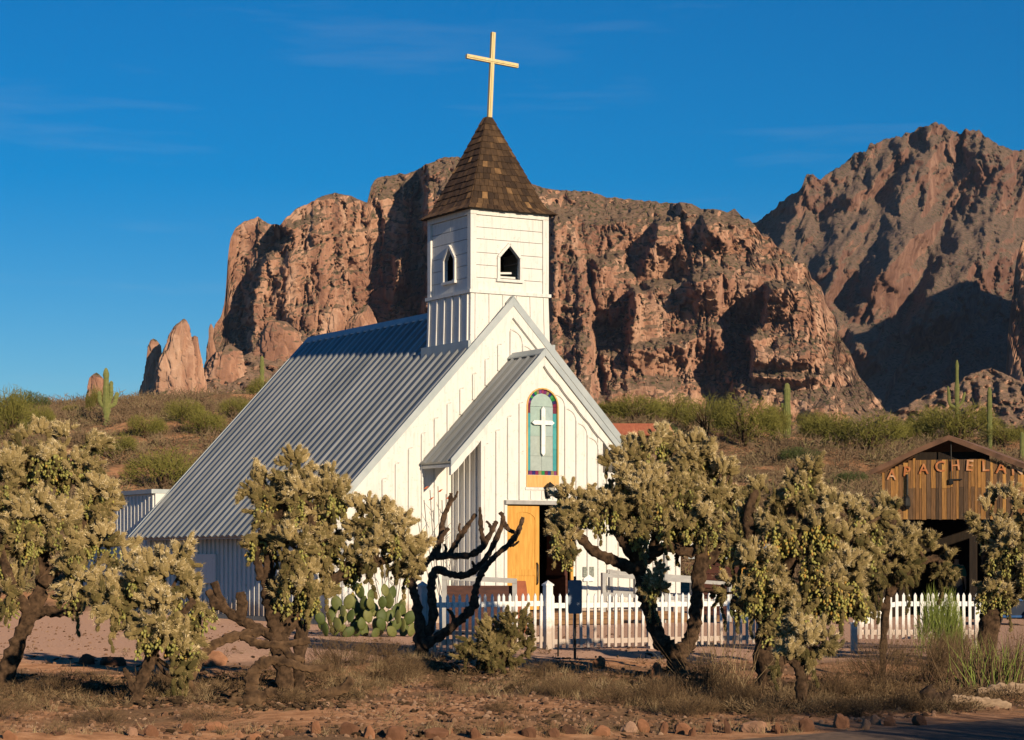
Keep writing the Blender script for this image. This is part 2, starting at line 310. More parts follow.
def rnd_dirs(n, zmin=-1.0, zmax=1.0):
    z = RNG.uniform(zmin, zmax, n); a = RNG.uniform(0, 2 * np.pi, n); r = np.sqrt(1 - z * z)
    return np.stack([r * np.cos(a), r * np.sin(a), z], 1)

def grid_mesh(name, V, nu, nv, mat, smooth=True):
    """V (nu*nv,3), row-major over u then v."""
    i = np.arange(nu - 1)[:, None] * nv + np.arange(nv - 1)[None]
    f = np.stack([i, i + nv, i + nv + 1, i + 1], -1).reshape(-1, 4)
    b = Bulk(); b.V.append(V); b.F.append(f); b.R.append(np.zeros(len(V))); b.n = len(V)
    return b.build(name, mat, None, smooth)

def tag(o, label, cat, group=None, kind=None):
    if label: o['label'] = label
    if cat: o['category'] = cat
    if group: o['group'] = group
    if kind: o['kind'] = kind
    return o
def structure(o): o['kind'] = 'structure'; return o
def thing(name, label, cat, loc=(0, 0, 0), rz=0.0, group=None):
    o = bpy.data.objects.new(name, None); C.objects.link(o); o.empty_display_size = 0.2
    o.location = loc; o.rotation_euler = (0, 0, rz); return tag(o, label, cat, group)
def copy_tree(o, parent=None):
    c = o.copy(); C.objects.link(c); c.parent = parent
    for ch in list(o.children): copy_tree(ch, c)
    return c
ORD = ['leftmost', 'second', 'third', 'fourth', 'fifth', 'sixth', 'seventh', 'eighth', 'ninth', 'tenth', 'eleventh', 'twelfth', 'thirteenth', 'fourteenth', 'fifteenth', 'sixteenth', 'seventeenth', 'eighteenth', 'nineteenth', 'twentieth']
ORD += ['twenty-' + w for w in ('first', 'second', 'third', 'fourth', 'fifth', 'sixth', 'seventh', 'eighth', 'ninth')] + ['thirtieth'] + ['thirty-' + w for w in ('first', 'second', 'third', 'fourth', 'fifth', 'sixth', 'seventh', 'eighth', 'ninth')] + ['fortieth'] + ['forty-' + w for w in ('first', 'second', 'third', 'fourth', 'fifth', 'sixth', 'seventh', 'eighth', 'ninth')] + ['fiftieth']
def ordinal(i): return 'leftmost' if i == 0 else ORD[i]

# ------------------------------------------------------------------ noise
def _hash(ix, iy, seed):
    h = (ix.astype(np.int64) * 374761393 + iy.astype(np.int64) * 668265263 + seed * 974634777) & 0x7fffffff
    h = ((h ^ (h >> 13)) * 1274126177) & 0x7fffffff
    return ((h ^ (h >> 16)) & 0xffff) / 65535.0
def vnoise(x, y, seed=0):
    ix, iy = np.floor(x), np.floor(y); fx, fy = x - ix, y - iy
    fx = fx * fx * fx * (fx * (fx * 6 - 15) + 10); fy = fy * fy * fy * (fy * (fy * 6 - 15) + 10)
    a, b = _hash(ix, iy, seed), _hash(ix + 1, iy, seed); c, d = _hash(ix, iy + 1, seed), _hash(ix + 1, iy + 1, seed)
    return (a * (1 - fx) + b * fx) * (1 - fy) + (c * (1 - fx) + d * fx) * fy
def fbm(x, y, o=5, seed=0, gain=0.5):
    s = np.zeros_like(x, dtype=float); amp = 1.0; tot = 0
    for i in range(o):
        s += amp * vnoise(x * 2 ** i + 17.3 * i, y * 2 ** i + 5.1 * i, seed + i); tot += amp; amp *= gain
    return s / tot
def ridged(x, y, o=4, seed=0, gain=0.5):
    s = np.zeros_like(x, dtype=float); amp = 1.0; tot = 0
    for i in range(o):
        s += amp * (1 - np.abs(2 * vnoise(x * 2 ** i + 9.7 * i, y * 2 ** i + 3.3 * i, seed + i) - 1)); tot += amp; amp *= gain
    return s / tot
def cells(x, y, seed=0, tilt=1.0, jit=0.9):
    """Faceted blocks: each cell of a jittered lattice is a tilted plane with its own offset."""
    ix, iy = np.floor(x), np.floor(y); best = np.full(x.shape, 1e9); val = np.zeros(x.shape)
    for a in (-1, 0, 1):
        for b in (-1, 0, 1):
            cx, cy = ix + a, iy + b
            fx = cx + .5 + (_hash(cx, cy, seed) - .5) * jit; fy = cy + .5 + (_hash(cx, cy, seed + 7) - .5) * jit
            d = (x - fx) ** 2 + (y - fy) ** 2; m = d < best; best = np.where(m, d, best)
            v = _hash(cx, cy, seed + 13) - .5 + tilt * ((_hash(cx, cy, seed + 19) - .5) * (x - fx) + (_hash(cx, cy, seed + 23) - .5) * (y - fy))
            val = np.where(m, v, val)
    return val
def sstep(a, b, x):
    t = np.clip((x - a) / (b - a), 0, 1); return t * t * (3 - 2 * t)

# ------------------------------------------------------------------ terrain
HX = np.array([-400., -60, -35, -18, 0, 13, 26, 60, 400]); HH = np.array([10., 11, 11.5, 12.6, 11.8, 10.3, 9.6, 10, 10])
def height(x, y):
    x = np.asarray(x, float); y = np.asarray(y, float)
    H = np.interp(x, HX, HH); t = np.clip((y - 66) / 84, 0, 1)
    hill = H * (0.55 * t ** 1.35 + 0.45 * sstep(0, 1, t))
    back = np.clip((y - 158) / 120, 0, 1)
    z = hill - 5 * sstep(0, 1, back) * (t >= 1)
    hb = sstep(70, 90, y) * (1 - sstep(400, 800, y))
    z = z + hb * ((fbm(x / 9, y / 9, 4, 3) - .5) * 1.5 + (fbm(x / 2.2, y / 2.2, 3, 5) - .5) * .5)
    # low bumps in the near scrub, none on the road or under the church
    road = sstep(0.3, 1.6, (y - 20.3) - (x - 1.63) * 0.868)
    near = road * (1 - sstep(38, 42, y))
    z = z + near * ((fbm(x / 1.6, y / 1.6, 4, 8) - .42) * 0.22)
    return z
def ray(px, py, d): return Vector(((px - 512) / F_PX * d, d, CAM_H - (py - HORIZ) / F_PX * d))
def G(px, py, dmin=12.0, dmax=170.0):
    d = np.arange(dmin, dmax, 0.05); x = (px - 512) / F_PX * d; z = CAM_H - (py - HORIZ) / F_PX * d
    hit = np.nonzero(height(x, d) >= z)[0]
    k = d[hit[0]] if len(hit) else dmax - 15
    return Vector(((px - 512) / F_PX * k, k, float(height((px - 512) / F_PX * k, k))))
def gz(x, y): return float(height(np.array([x]), np.array([y]))[0])

def axis(parts):
    out = []
    for a, b, st in parts: out += list(np.arange(a, b, st))
    return np.array(out + [parts[-1][1]])
gx = axis([(-4000, -1000, 1000), (-1000, -200, 100), (-200, -60, 10), (-60, -16, 1.0), (-16, 16, 0.25), (16, 60, 1.0), (60, 200, 10), (200, 1000, 100), (1000, 4000, 1000)])
gy = axis([(-300, -20, 40), (-20, 14, 2), (14, 46, 0.25), (46, 66, 1.0), (66, 180, 1.0), (180, 400, 10), (400, 1000, 60), (1000, 4200, 800)])
X, Y = np.meshgrid(gx, gy, indexing='ij')
structure(grid_mesh('ground', np.stack([X, Y, height(X, Y)], -1).reshape(-1, 3), len(gx), len(gy), M['ground']))

mb = MB()
rp = [(-9.2, 10.6), (-0.5, 18.0), (2.0, 20.05), (3.6, 21.4), (5.5, 23.0), (14, 30.3), (30, 44.2), (34, 40), (12, 10), (0, 2), (-9, 4)]
mb.add([(x, y, 0.02) for x, y in rp], [tuple(range(len(rp)))])
structure(mb.build('road', M['road']))

# ------------------------------------------------------------------ mountains: relief sheets, all real depth
def inside(px, py, poly):
    r = np.zeros(px.shape, bool); n = len(poly)
    for i in range(n):
        (x1, y1), (x2, y2) = poly[i], poly[(i + 1) % n]
        c = ((y1 > py) != (y2 > py)) & (px < (x2 - x1) * (py - y1) / (y2 - y1 + 1e-9) + x1); r ^= c
    return r
def dist_poly(px, py, poly):
    d = np.full(px.shape, 1e9); n = len(poly)
    for i in range(n):
        (x1, y1), (x2, y2) = poly[i], poly[(i + 1) % n]; dx, dy = x2 - x1, y2 - y1
        t = np.clip(((px - x1) * dx + (py - y1) * dy) / (dx * dx + dy * dy + 1e-9), 0, 1)
        d = np.minimum(d, np.hypot(px - x1 - t * dx, py - y1 - t * dy))
    return np.where(inside(px, py, poly), d, -d)
def seg_dist(px, py, pts):
    d = np.full(px.shape, 1e9)
    for (x1, y1), (x2, y2) in zip(pts[:-1], pts[1:]):
        dx, dy = x2 - x1, y2 - y1; t = np.clip(((px - x1) * dx + (py - y1) * dy) / (dx * dx + dy * dy + 1e-9), 0, 1)
        d = np.minimum(d, np.hypot(px - x1 - t * dx, py - y1 - t * dy))
    return d

def sheet(name, x0, x1, step, sky, ybot, d_of, mat, rough_sky=1.5, seed=0, rows=170):
    us = np.arange(x0, x1 + step, step); sk = np.array(sky, float)
    top = np.interp(us, sk[:, 0], sk[:, 1]) + (fbm(us / 5., us * 0 + seed, 4, seed) - .5) * 2 * rough_sky
    t = np.linspace(0, 1, rows)
    PY = top[:, None] + (ybot - top[:, None]) * t[None]; PX = np.repeat(us[:, None], rows, 1)
    D = d_of(PX, PY, (PY - top[:, None]))
    P = np.stack([(PX - 512) / F_PX * D, D, CAM_H - (PY - HORIZ) / F_PX * D], -1)
    back = []
    for k, (dy, dz) in enumerate([(900, 1.0), (700, 0.8), (400, 0.4), (160, 0.10), (50, 0.02)]):      # the far side of the mountain
        q = P[:, 0].copy(); q[:, 0] *= (q[:, 1] + dy) / q[:, 1]; q[:, 1] += dy; q[:, 2] = q[:, 2] * (1 - dz) - 20 * (dz == 1.0); back.append(q)
    A = np.concatenate([np.stack(back, 1), P], 1)
    return structure(grid_mesh(name, A[:, ::-1].reshape(-1, 3), A.shape[0], A.shape[1], mat, False))

SKY_A = [(150, 402), (196, 388), (205, 365), (212, 344), (214, 326), (221, 316), (225, 300), (226.5, 280), (228, 256), (230, 240), (236, 227), (245, 221), (258, 216), (264, 222), (280, 226), (288, 216), (296, 209), (306, 205), (318, 198), (334, 193), (350, 195), (367, 203), (371, 186), (378, 177), (398, 174), (409, 174), (425, 165), (440, 158), (455, 156), (470, 160), (490, 172), (520, 182), (550, 189), (566, 190), (590, 192), (607, 197), (640, 200), (665, 203), (690, 203), (700, 208), (718, 210), (728, 212), (735, 209), (741, 217), (748, 218), (757, 227), (762, 236), (770, 237), (778, 248), (788, 250), (794, 261), (806, 264), (812, 279), (821, 286), (827, 306), (835, 318), (838, 334), (850, 352), (858, 374), (872, 392), (890, 416), (910, 436), (960, 452)]
def depth_a(px, py, dn):
    wx = px + (fbm(px / 14, py / 22, 4, 31) - .5) * 9; wy = py + (fbm(px / 16, py / 12, 4, 37) - .5) * 9
    wx = wx + cells(px / 5, py / 7, 43) * 3 + cells(px / 2.4, py / 4, 45) * 1.2; wy = wy + cells(px / 5, py / 7, 47) * 3
    # centre: how far the wall is set back with height (gentle slopes are long setbacks)
    prof_y = np.array([160., 190, 214, 230, 262, 275, 290, 328, 342, 355, 378, 400, 430, 460]); prof_d = np.array([320., 250, 210, 178, 168, 148, 142, 131, 110, 104, 96, 62, 15, -30])
    wob = wy + (fbm(px / 60, py / 60, 3, 41) - .5) * 36
    centre = np.interp(wob, prof_y, prof_d)
    left = np.interp(wy, [150, 185, 200, 330, 350, 440], [330, 255, 225, 185, 150, -40])
    w = sstep(520, 590, wx)
    d = 1480 + left * (1 - w) + centre * w
    def feat(poly, amt, soft=5.0, fade=None):                       # a block standing out, its foot running into the slope below
        nonlocal d
        k = 1.0 if fade is None else 1 - sstep(fade[0], fade[1], wy)
        d = d + amt * sstep(-soft, soft, dist_poly(wx, wy, poly)) * k
    # left wall blocks
    feat([(342, 150), (422, 150), (428, 240), (424, 352), (350, 352), (346, 250)], 95, 3)          # deep shaded alcove
    feat([(422, 150), (560, 150), (560, 380), (430, 380)], -25, 4)
    feat([(258, 210), (290, 236), (262, 262), (250, 300), (249, 352), (200, 352), (205, 290), (222, 225)], 62, 4)  # left lobe standing back
    feat([(290, 225), (322, 220), (338, 330), (300, 345), (280, 300)], -18, 6)
    feat([(395, 255), (404, 252), (407, 285), (398, 290)], -60, 4)
    # tall pale buttress right of the bell tower
    feat([(548, 215), (572, 222), (590, 300), (600, 420), (545, 430)], -120, 6)
    # layered block and its neighbours
    feat([(768, 284), (806, 286), (824, 318), (824, 352), (812, 420), (752, 420), (748, 338), (762, 322)], -105, 4, (355, 392))
    feat([(676, 200), (760, 215), (800, 262), (790, 340), (742, 345), (700, 340)], -50, 7, (275, 330))
    feat([(735, 374), (828, 372), (850, 440), (730, 440)], -55, 7, (395, 436))
    feat([(632, 288), (718, 272), (728, 385), (650, 385), (626, 360)], -58, 5, (328, 372))
    feat([(600, 352), (690, 340), (704, 430), (606, 430)], -44, 6, (375, 420))
    feat([(655, 222), (676, 214), (694, 290), (636, 290)], -45, 4, (245, 285))
    feat([(592, 262), (622, 252), (640, 300), (636, 350), (596, 350)], -42, 4, (300, 345))
    feat([(700, 214), (718, 208), (728, 250), (700, 262)], -28, 3, (232, 262))
    # vertical fluting and clefts on the walls, rubble on the slopes
    cl = np.interp(wob, [160, 212, 226, 240, 262, 274, 292, 328, 342, 356, 378, 398, 450], [.15, .25, .4, 1, 1, .4, 1, 1, .4, .9, .8, .25, .1])
    cl = cl * (1 - .8 * sstep(800, 836, px + (py - 330) * -.42))
    cl = cl * w + (1 - w) * np.interp(dn, [0, 14, 30], [.45, .9, 1.0])
    ux = px + (fbm(px / 9, py / 9, 4, 71) - .5) * 9; uy = py + (fbm(px / 9, py / 9, 4, 73) - .5) * 9
    d = d - cl * (cells(ux / 26, uy / 62, 51) * 15 + cells(ux / 11, uy / 26, 53) * 4.2 + cells(ux / 4.5, uy / 9, 55) * 1.3 + (ridged(ux / 22, uy / 120, 3, 51) - .5) * 9)
    cf = np.abs(fbm(ux / 13, uy / 110, 3, 401) - .5); d = d + cl * 11 * (1 - sstep(.0, .03, cf))      # deep vertical clefts
    cf = np.abs(fbm(ux / 6, uy / 50, 2, 405) - .5); d = d + cl * 3 * (1 - sstep(.0, .05, cf))
    saw = ((wy + (fbm(px / 30, py / 30, 3, 411) - .5) * 26) / 8.5) % 1.0; d = d + cl * 4.5 * (saw - .5) * sstep(.35, .6, fbm(px / 25, py / 12, 3, 415))   # bedding ledges
    d = d - (1 - cl) * ((fbm(px / 22, py / 18, 4, 57) - .5) * 11 + cells(ux / 8, uy / 6, 59) * 1.6) - cl * (ridged(ux / 110, uy / 12, 3, 67) - .5) * 7 - (fbm(px / 3.5, py / 3.5, 3, 61) - .5) * 1.4
    return d
sheet('mountain', 150, 962, 1.3, SKY_A, 462, depth_a, M['cliff'], 1.6, 3, 230)

SKY_C = [(640, 330), (700, 262), (740, 232), (757, 221), (770, 211), (790, 196), (802, 187), (807, 174), (813, 174), (820, 180), (840, 165), (858, 153), (868, 148), (874, 142), (890, 138), (905, 134), (920, 126), (935, 123), (948, 127), (960, 132), (970, 129), (984, 134), (990, 141), (1002, 146), (1010, 152), (1030, 148), (1060, 138), (1120, 150), (1200, 190), (1320, 280)]
def depth_c(px, py, dn):
    wx = px + (fbm(px / 18, py / 18, 4, 131) - .5) * 12; wy = py + (fbm(px / 18, py / 18, 4, 137) - .5) * 12
    d = 2500 + np.interp(wy, [110, 150, 175, 215, 240, 300, 360, 470], [560, 500, 445, 400, 270, 90, -90, -420])
    for pts, amt, wid in [([(935, 120), (925, 165), (905, 225), (880, 262)], -150, 30), ([(812, 172), (800, 215), (795, 262)], -120, 24), ([(870, 150), (845, 215), (830, 280)], -110, 26),
                          ([(905, 225), (880, 300), (868, 350)], -120, 26), ([(990, 150), (985, 215), (965, 260), (938, 300)], -120, 26), ([(845, 230), (835, 300), (850, 340)], -60, 20),
                          ([(1000, 250), (960, 300), (930, 330)], -70, 24), ([(872, 214), (848, 244), (815, 276)], -55, 9), ([(925, 228), (892, 268), (858, 304)], -55, 9), ([(962, 238), (932, 288), (905, 332)], -55, 9), ([(838, 262), (828, 300), (836, 330)], -45, 8), ([(900, 150), (870, 185), (850, 200)], -60, 8), ([(800, 190), (786, 225), (776, 250)], -45, 8)]:
        d = d + amt * np.exp(-(seg_dist(wx, wy, pts) / wid) ** 2)
    crag = sstep(60, 10, dn) + 0.35
    cr = np.clip(crag + .5 * sstep(.52, .62, fbm(px / 40, py / 30, 3, 171)), 0, 1)
    ux = px + (fbm(px / 9, py / 9, 4, 141) - .5) * 9; uy = py + (fbm(px / 9, py / 9, 4, 143) - .5) * 9
    d = d - (ridged((wx + .55 * wy) / 40, (wy - .3 * wx) / 95, 3, 151) - .5) * 78 - (ridged((wx + .6 * wy) / 15, wy / 60, 3, 152) - .5) * 30 - cr * (cells(ux / 13, uy / 40, 153) * 30 + cells(ux / 6, uy / 20, 155) * 15 + (ridged(ux / 9, uy / 60, 3, 159) - .5) * 18) - cells(ux / 9, uy / 8, 157) * 4 - (fbm(px / 5, py / 4, 4, 163) - .5) * 6
    return d
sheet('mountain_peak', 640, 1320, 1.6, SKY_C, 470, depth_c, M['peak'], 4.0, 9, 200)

# the shoulder beyond the right edge of the view, whose shadow fills the valley
SKY_D = [(1000, 456), (1003, 420), (1006, 372), (1008, 330), (1012, 296), (1016, 262), (1022, 240), (1034, 236), (1060, 222), (1110, 196), (1186, 158), (1260, 150), (1330, 200)]
def depth_d(px, py, dn):
    wx = px + (fbm(px / 12, py / 20, 4, 231) - .5) * 10
    d = 2040 + np.interp(py, [150, 260, 440, 460], [120, 60, -10, -40]) - cells(wx / 16, py / 50, 251) * 40 - cells(wx / 6, py / 18, 253) * 15 - (fbm(wx / 5, py / 5, 4, 263) - .5) * 10
    return d + sstep(1012, 1000, px) * 40
sheet('mountain_shoulder', 1000, 1330, 1.3, SKY_D, 460, depth_d, M['cliff'], 2.5, 21, 160)

# bouldery apron in front of the valley, and the talus under the left wall
SKY_E = [(806, 452), (850, 438), (890, 414), (920, 398), (950, 384), (975, 372), (992, 368), (1010, 376), (1040, 392), (1100, 420), (1180, 452)]
def depth_e(px, py, dn): return 1330 + (430 - py) * 2.1 - (fbm(px / 7, py / 5, 5, 301) - .5) * 46
sheet('boulder_slope', 806, 1180, 1.6, SKY_E, 462, depth_e, M['talus'], 1.2, 31, 60)
SKY_T = [(60, 432), (100, 415), (135, 401), (165, 390), (205, 374), (235, 359), (262, 347), (300, 337), (340, 331), (400, 334), (470, 350), (560, 398), (640, 440)]
def depth_t(px, py, dn): return 1300 + (420 - py) * 2.0 - (fbm(px / 8, py / 5, 5, 331) - .5) * 40
sheet('talus_slope', 60, 640, 1.6, SKY_T, 462, depth_t, M['talus'], 1.0, 41, 60)

def pinnacle(name, rows, d, seed, thick=0.8):
    rows = rows + [(rows[-1][0] + 40, rows[-1][1] - 4, rows[-1][2] + 4)]
    ys = np.linspace(rows[0][0], rows[-1][0], 60); r = np.array(rows, float)
    xl, xr = np.interp(ys, r[:, 0], r[:, 1]), np.interp(ys, r[:, 0], r[:, 2]); k = 56; s_ = d / F_PX
    A = np.zeros((k + 1, len(ys) + 1, 3))
    for j in range(k + 1):
        a = 2 * np.pi * (j % k) / k
        ca, sa = np.full_like(ys, math.cos(a)), math.sin(a)
        nz = .97 + .36 * cells(ca * 1.7 + seed + fbm(ca * 3, ys / 9, 2, seed) * .5, ys / 30 + sa * 1.9, seed) + .22 * cells(ca * 4 + seed, ys / 9 + sa * 4, seed + 3) + .10 * (fbm(ca * 7 + seed, ys / 4 + sa * 7, 3, seed) - .5)
        cx = ((xl + xr) / 2 - 512) * s_; hw = (xr - xl) / 2 * s_
        A[j, 1:, 0] = cx + hw * math.cos(a) * nz; A[j, 1:, 1] = d + hw * thick * math.sin(a) * nz * 1.1; A[j, 1:, 2] = CAM_H - (ys - HORIZ) * s_
        A[j, 0] = (cx[0], d, CAM_H - (ys[0] - 1.5 - HORIZ) * s_)
    return structure(grid_mesh(name, A.reshape(-1, 3), k + 1, len(ys) + 1, M['cliff'], False))
pinnacle('rock_pinnacle', [(340, 151, 156), (346, 149, 160), (360, 147, 161), (380, 143, 163), (412, 134, 168)], 1360, 3)
pinnacle('rock_pinnacle', [(320, 182, 186), (326, 175, 188), (336, 170, 189), (348, 166, 192), (366, 160, 197), (388, 158, 200), (412, 152, 204)], 1320, 8)
pinnacle('rock_pinnacle', [(325, 210, 212), (329, 209, 214), (338, 209, 213), (347, 207, 215), (360, 207, 217), (372, 204, 217), (395, 200, 222)], 1400, 12)
pinnacle('rock_pinnacle', [(346, 226, 233), (352, 216, 240), (364, 209, 244), (380, 202, 246), (395, 196, 250)], 1392, 15)
pinnacle('rock_pinnacle', [(337, 192, 197), (350, 190, 199), (380, 186, 204)], 1350, 19)
pinnacle('rock_pinnacle', [(308, 334, 340), (316, 331, 343), (336, 326, 348)], 1400, 22)
pinnacle('rock_pinnacle', [(306, 366, 369), (312, 358, 372), (320, 350, 374), (338, 344, 380)], 1400, 26)
pinnacle('rock_pinnacle', [(322, 268, 288), (332, 262, 300), (350, 256, 306)], 1432, 28)
pinnacle('rock_pinnacle', [(374, 94, 99), (378, 90, 103), (388, 87, 105), (404, 84, 107), (430, 76, 116)], 1500, 31)

# ------------------------------------------------------------------ church
PHI = math.radians(30.33); CH = Vector((-0.085, 57.5, 0))
def cw(x, y, z=0): return Vector((CH.x + x * math.cos(PHI) - y * math.sin(PHI), CH.y + x * math.sin(PHI) + y * math.cos(PHI), z))
church = thing('church', 'white board church with ribbed tin roof, shingled bell tower and golden cross', 'church', CH, PHI)
ZR, ZE, HW, K = 8.31, 2.21, 5.78, (8.31 - 2.21) / 5.78

def panel(mb, outer, holes, y0, y1, axis='y', rnd=0.5):
    """Flat wall with real openings: rim quads plus triangulated faces."""
    from mathutils.geometry import tessellate_polygon
    loops = [outer] + holes
    tris = tessellate_polygon([[Vector((a, b, 0)) for a, b in lp] for lp in loops])
    flat = [p for lp in loops for p in lp]; n = len(flat)
    g = (lambda a, b, t: (a, t, b)) if axis == 'y' else (lambda a, b, t: (t, a, b))
    vs = [g(a, b, y0) for a, b in flat] + [g(a, b, y1) for a, b in flat]
    fs = [tuple(t) for t in tris] + [tuple(i + n for i in reversed(t)) for t in tris]
    o = 0
    for lp in loops:
        k = len(lp); fs += [(o + i, o + (i + 1) % k, o + (i + 1) % k + n, o + i + n) for i in range(k)]; o += k
    mb.add(vs, fs, rnd)

def slope_sheet(mb, side, xr, zr, xe, ze, y0, y1, pitch=0.43, rib_h=0.05, rb=0.20, rt=0.11, thick=0.05):
    """Ribbed tin slope from the ridge (xr, zr) to the eave (xe, ze); ribs run down the slope."""
    d = Vector((side * (xe - xr), 0, ze - zr)).normalized(); n = Vector((-d.z * side, 0, d.x * side)) if side > 0 else Vector((d.z, 0, -d.x))
    if n.z < 0: n = -n
    prof = [(y0, 0.0)]; y = y0 + 0.12
    while y + rb < y1 - 0.05:
        prof += [(y, 0), (y + (rb - rt) / 2, rib_h), (y + (rb + rt) / 2, rib_h), (y + rb, 0)]; y += pitch
    prof += [(y1, 0.0)]
    a, b = Vector((side * xr, 0, zr)), Vector((side * xe, 0, ze)); vs = []
    for yy, h in prof:
        for p in (a, b): vs.append(p + n * h + Vector((0, yy, 0)))
    fs = [(2 * i, 2 * i + 1, 2 * i + 3, 2 * i + 2) for i in range(len(prof) - 1)]
    m = len(vs)
    vs += [a - n * thick + Vector((0, y0, 0)), b - n * thick + Vector((0, y0, 0)), a - n * thick + Vector((0, y1, 0)), b - n * thick + Vector((0, y1, 0))]
    fs += [(m, m + 1, m + 3, m + 2)]
    fs += [(0, 1, m + 1, m), (m - 2, m - 1, m + 3, m + 2), tuple(range(1, m, 2)) + (m + 3, m + 1), tuple(range(0, m, 2)) + (m + 2, m)]
    mb.add(vs, fs, 0.5)

def rake(mb, zr, hw, k, top, bot, y0, y1, x_in=0.0, wavy=0.0):
    for s in (-1, 1):
        n = 18 if wavy else 1
        up = [(s * hw * i / n, zr - k * hw * i / n - top) for i in range(n + 1)]
        lo = [(s * hw * i / n, zr - k * hw * i / n - bot - (wavy * abs(math.sin(i * 1.05)) if wavy else 0)) for i in range(n + 1)]
        up[0] = (s * 0.001, up[0][1]); lo[0] = (s * 0.001, lo[0][1])
        mb.prism(up + lo[::-1], y0, y1)

# walls
mb = MB(); wt = lambda x: ZR - 0.16 - abs(x) * K
panel(mb, [(-5.3, 0), (5.3, 0), (5.3, wt(5.3)), (0, wt(0)), (-5.3, wt(5.3))], [[(-1.28, 0.31), (1.28, 0.31), (1.28, 3.2), (-1.28, 3.2)]], -0.14, 0.05)
fw = mb.build('front_wall', M['white'], church)
mb = MB()
def batten_arch(mb, x, zt, yf, s, w=0.37, h=0.36):
    # scalloped moulding that joins one batten to the next, up the slope
    if s < 0: w, h = 0.10, 0.07
    pts = [(x - s * w * (1 - math.cos(t)), yf - 0.018, zt + h * math.sin(t)) for t in [i * math.pi / 2 / 7 for i in range(8)]]
    mb.tube(pts, 0.022, 5)
x = -5.22
while x < 5.25:
    if abs(x) > 1.82:
        zt = wt(x) - 0.62
        if zt > 0.6:
            mb.box(x - 0.024, x + 0.024, -0.20, -0.14, 0.02, zt); batten_arch(mb, x, zt, -0.14, 1 if x > 0 else -1)
    elif True:
        zt = wt(x) - 0.62; z0 = 6.9 - abs(x) * 1.05
        if zt > z0 + 0.1:
            mb.box(x - 0.024, x + 0.024, -0.20, -0.14, z0, zt); batten_arch(mb, x, zt, -0.14, 1 if x > 0 else -1)
    x += 0.37
mb.build('batten', M['white'], fw)
def side_wall(sx):
    mb = MB(); a, b = (sx * 5.3, sx * 5.2); zt = wt(5.3) - 0.02
    mb.box(min(a, b), max(a, b), 0.052, 11.9, 0.12, zt)
    o = mb.build('side_wall', M['white'], church); mb = MB(); y = 0.25
    while y < 11.8:
        mb.box(*sorted((sx * 5.302, sx * 5.345)), y - 0.03, y + 0.03, 0.13, zt - 0.02); y += 0.3
    mb.build('batten', M['white'], o)
    return o
lw = side_wall(-1); side_wall(1)
mb = MB(); mb.box(-5.4, -5.33, 6.6, 8.1, 0.95, 1.75); mb.build('shutter', M['white'], lw)
mb = MB(); mb.box(-5.35, 5.35, 0.06, 11.86, -0.1, 0.115); mb.build('foundation', M['grey_wood'], church)
mb = MB(); panel(mb, [(-5.3, 0), (5.3, 0), (5.3, wt(5.3)), (0, wt(0)), (-5.3, wt(5.3))], [], 11.905, 12.0); mb.build('back_wall', M['white'], church)
# main roof
for s in (-1, 1):
    mb = MB(); slope_sheet(mb, s, 0.0, ZR, HW, ZE, -0.22, 12.2, 0.43, 0.062, 0.21, 0.13); mb.build('roof_slope', M['tin'], church)
mb = MB()
mb.prism([(-0.16, ZR - 0.115), (0, ZR + 0.065), (0.16, ZR - 0.115), (0.16, ZR - 0.08), (0, ZR + 0.10), (-0.16, ZR - 0.08)], 2.5, 12.22)
mb.prism([(-0.16, ZR - 0.115), (0, ZR + 0.065), (0.16, ZR - 0.115), (0.16, ZR - 0.08), (0, ZR + 0.10), (-0.16, ZR - 0.08)], -0.27, -0.09)
mb.build('ridge_cap', M['tin_trim'], church)
for y0, y1 in ((-0.26, -0.222), (12.202, 12.23)):
    mb = MB(); rake(mb, ZR, HW + 0.02, K, -0.09, 0.16, y0, y1); mb.build('rake_trim', M['tin_trim'], church)
mb = MB(); rake(mb, ZR, HW - 0.05, K, 0.165, 0.46, -0.235, -0.142); mb.build('bargeboard', M['white'], church)
mb = MB()
for s in (-1, 1): mb.box(*sorted((s * 5.66, s * 5.72)), -0.2, 12.1, ZE - 0.06, ZE + 0.09)
mb.build('eave_trim', M['tin_trim'], church)

# bell tower
TY = 1.10
tower = MB()
hb, hm = 1.225, 1.165
ring = [(-1, -1), (1, -1), (1, 1), (-1, 1)]
tower.add([(a * hb, TY + b * hb, 5.6) for a, b in ring] + [(a * hm, TY + b * hm, 8.44) for a, b in ring], [(3, 2, 1, 0), (4, 5, 6, 7)] + [(i, (i + 1) % 4, (i + 1) % 4 + 4, i + 4) for i in range(4)])
tw = tower.build('tower_base', M['white'], church)
mb = MB()
for s in (-1, 1):
    for i in range(6):
        t = -1.05 + 0.42 * i
        for q in ('f', 's'):
            w0, w1 = t * hb / 1.2, t * hm / 1.2; e0, e1 = hb * 0.998, hm * 0.998
            P = (lambda t_, e_, z_: (t_, TY + s * e_, z_)) if q == 'f' else (lambda t_, e_, z_: (s * e_, TY + t_, z_))
            vs = [P(w + dx, e + de, z) for w, e, z in ((w0, e0, 5.7), (w1, e1, 8.43)) for dx, de in ((-.028, 0), (.028, 0), (.028, .04), (-.028, .04))]
            mb.add(vs, [(3, 2, 1, 0), (4, 5, 6, 7), (0, 1, 5, 4), (1, 2, 6, 5), (2, 3, 7, 6), (3, 0, 4, 7)])
mb.build('batten', M['white'], tw)
mb = MB()
mb.box(-1.22, 1.22, TY - 1.22, TY + 1.22, 8.445, 8.53)
mb.build('belt_moulding', M['white'], tw)
mb = MB(); zf = lambda x: ZR - abs(x) * K
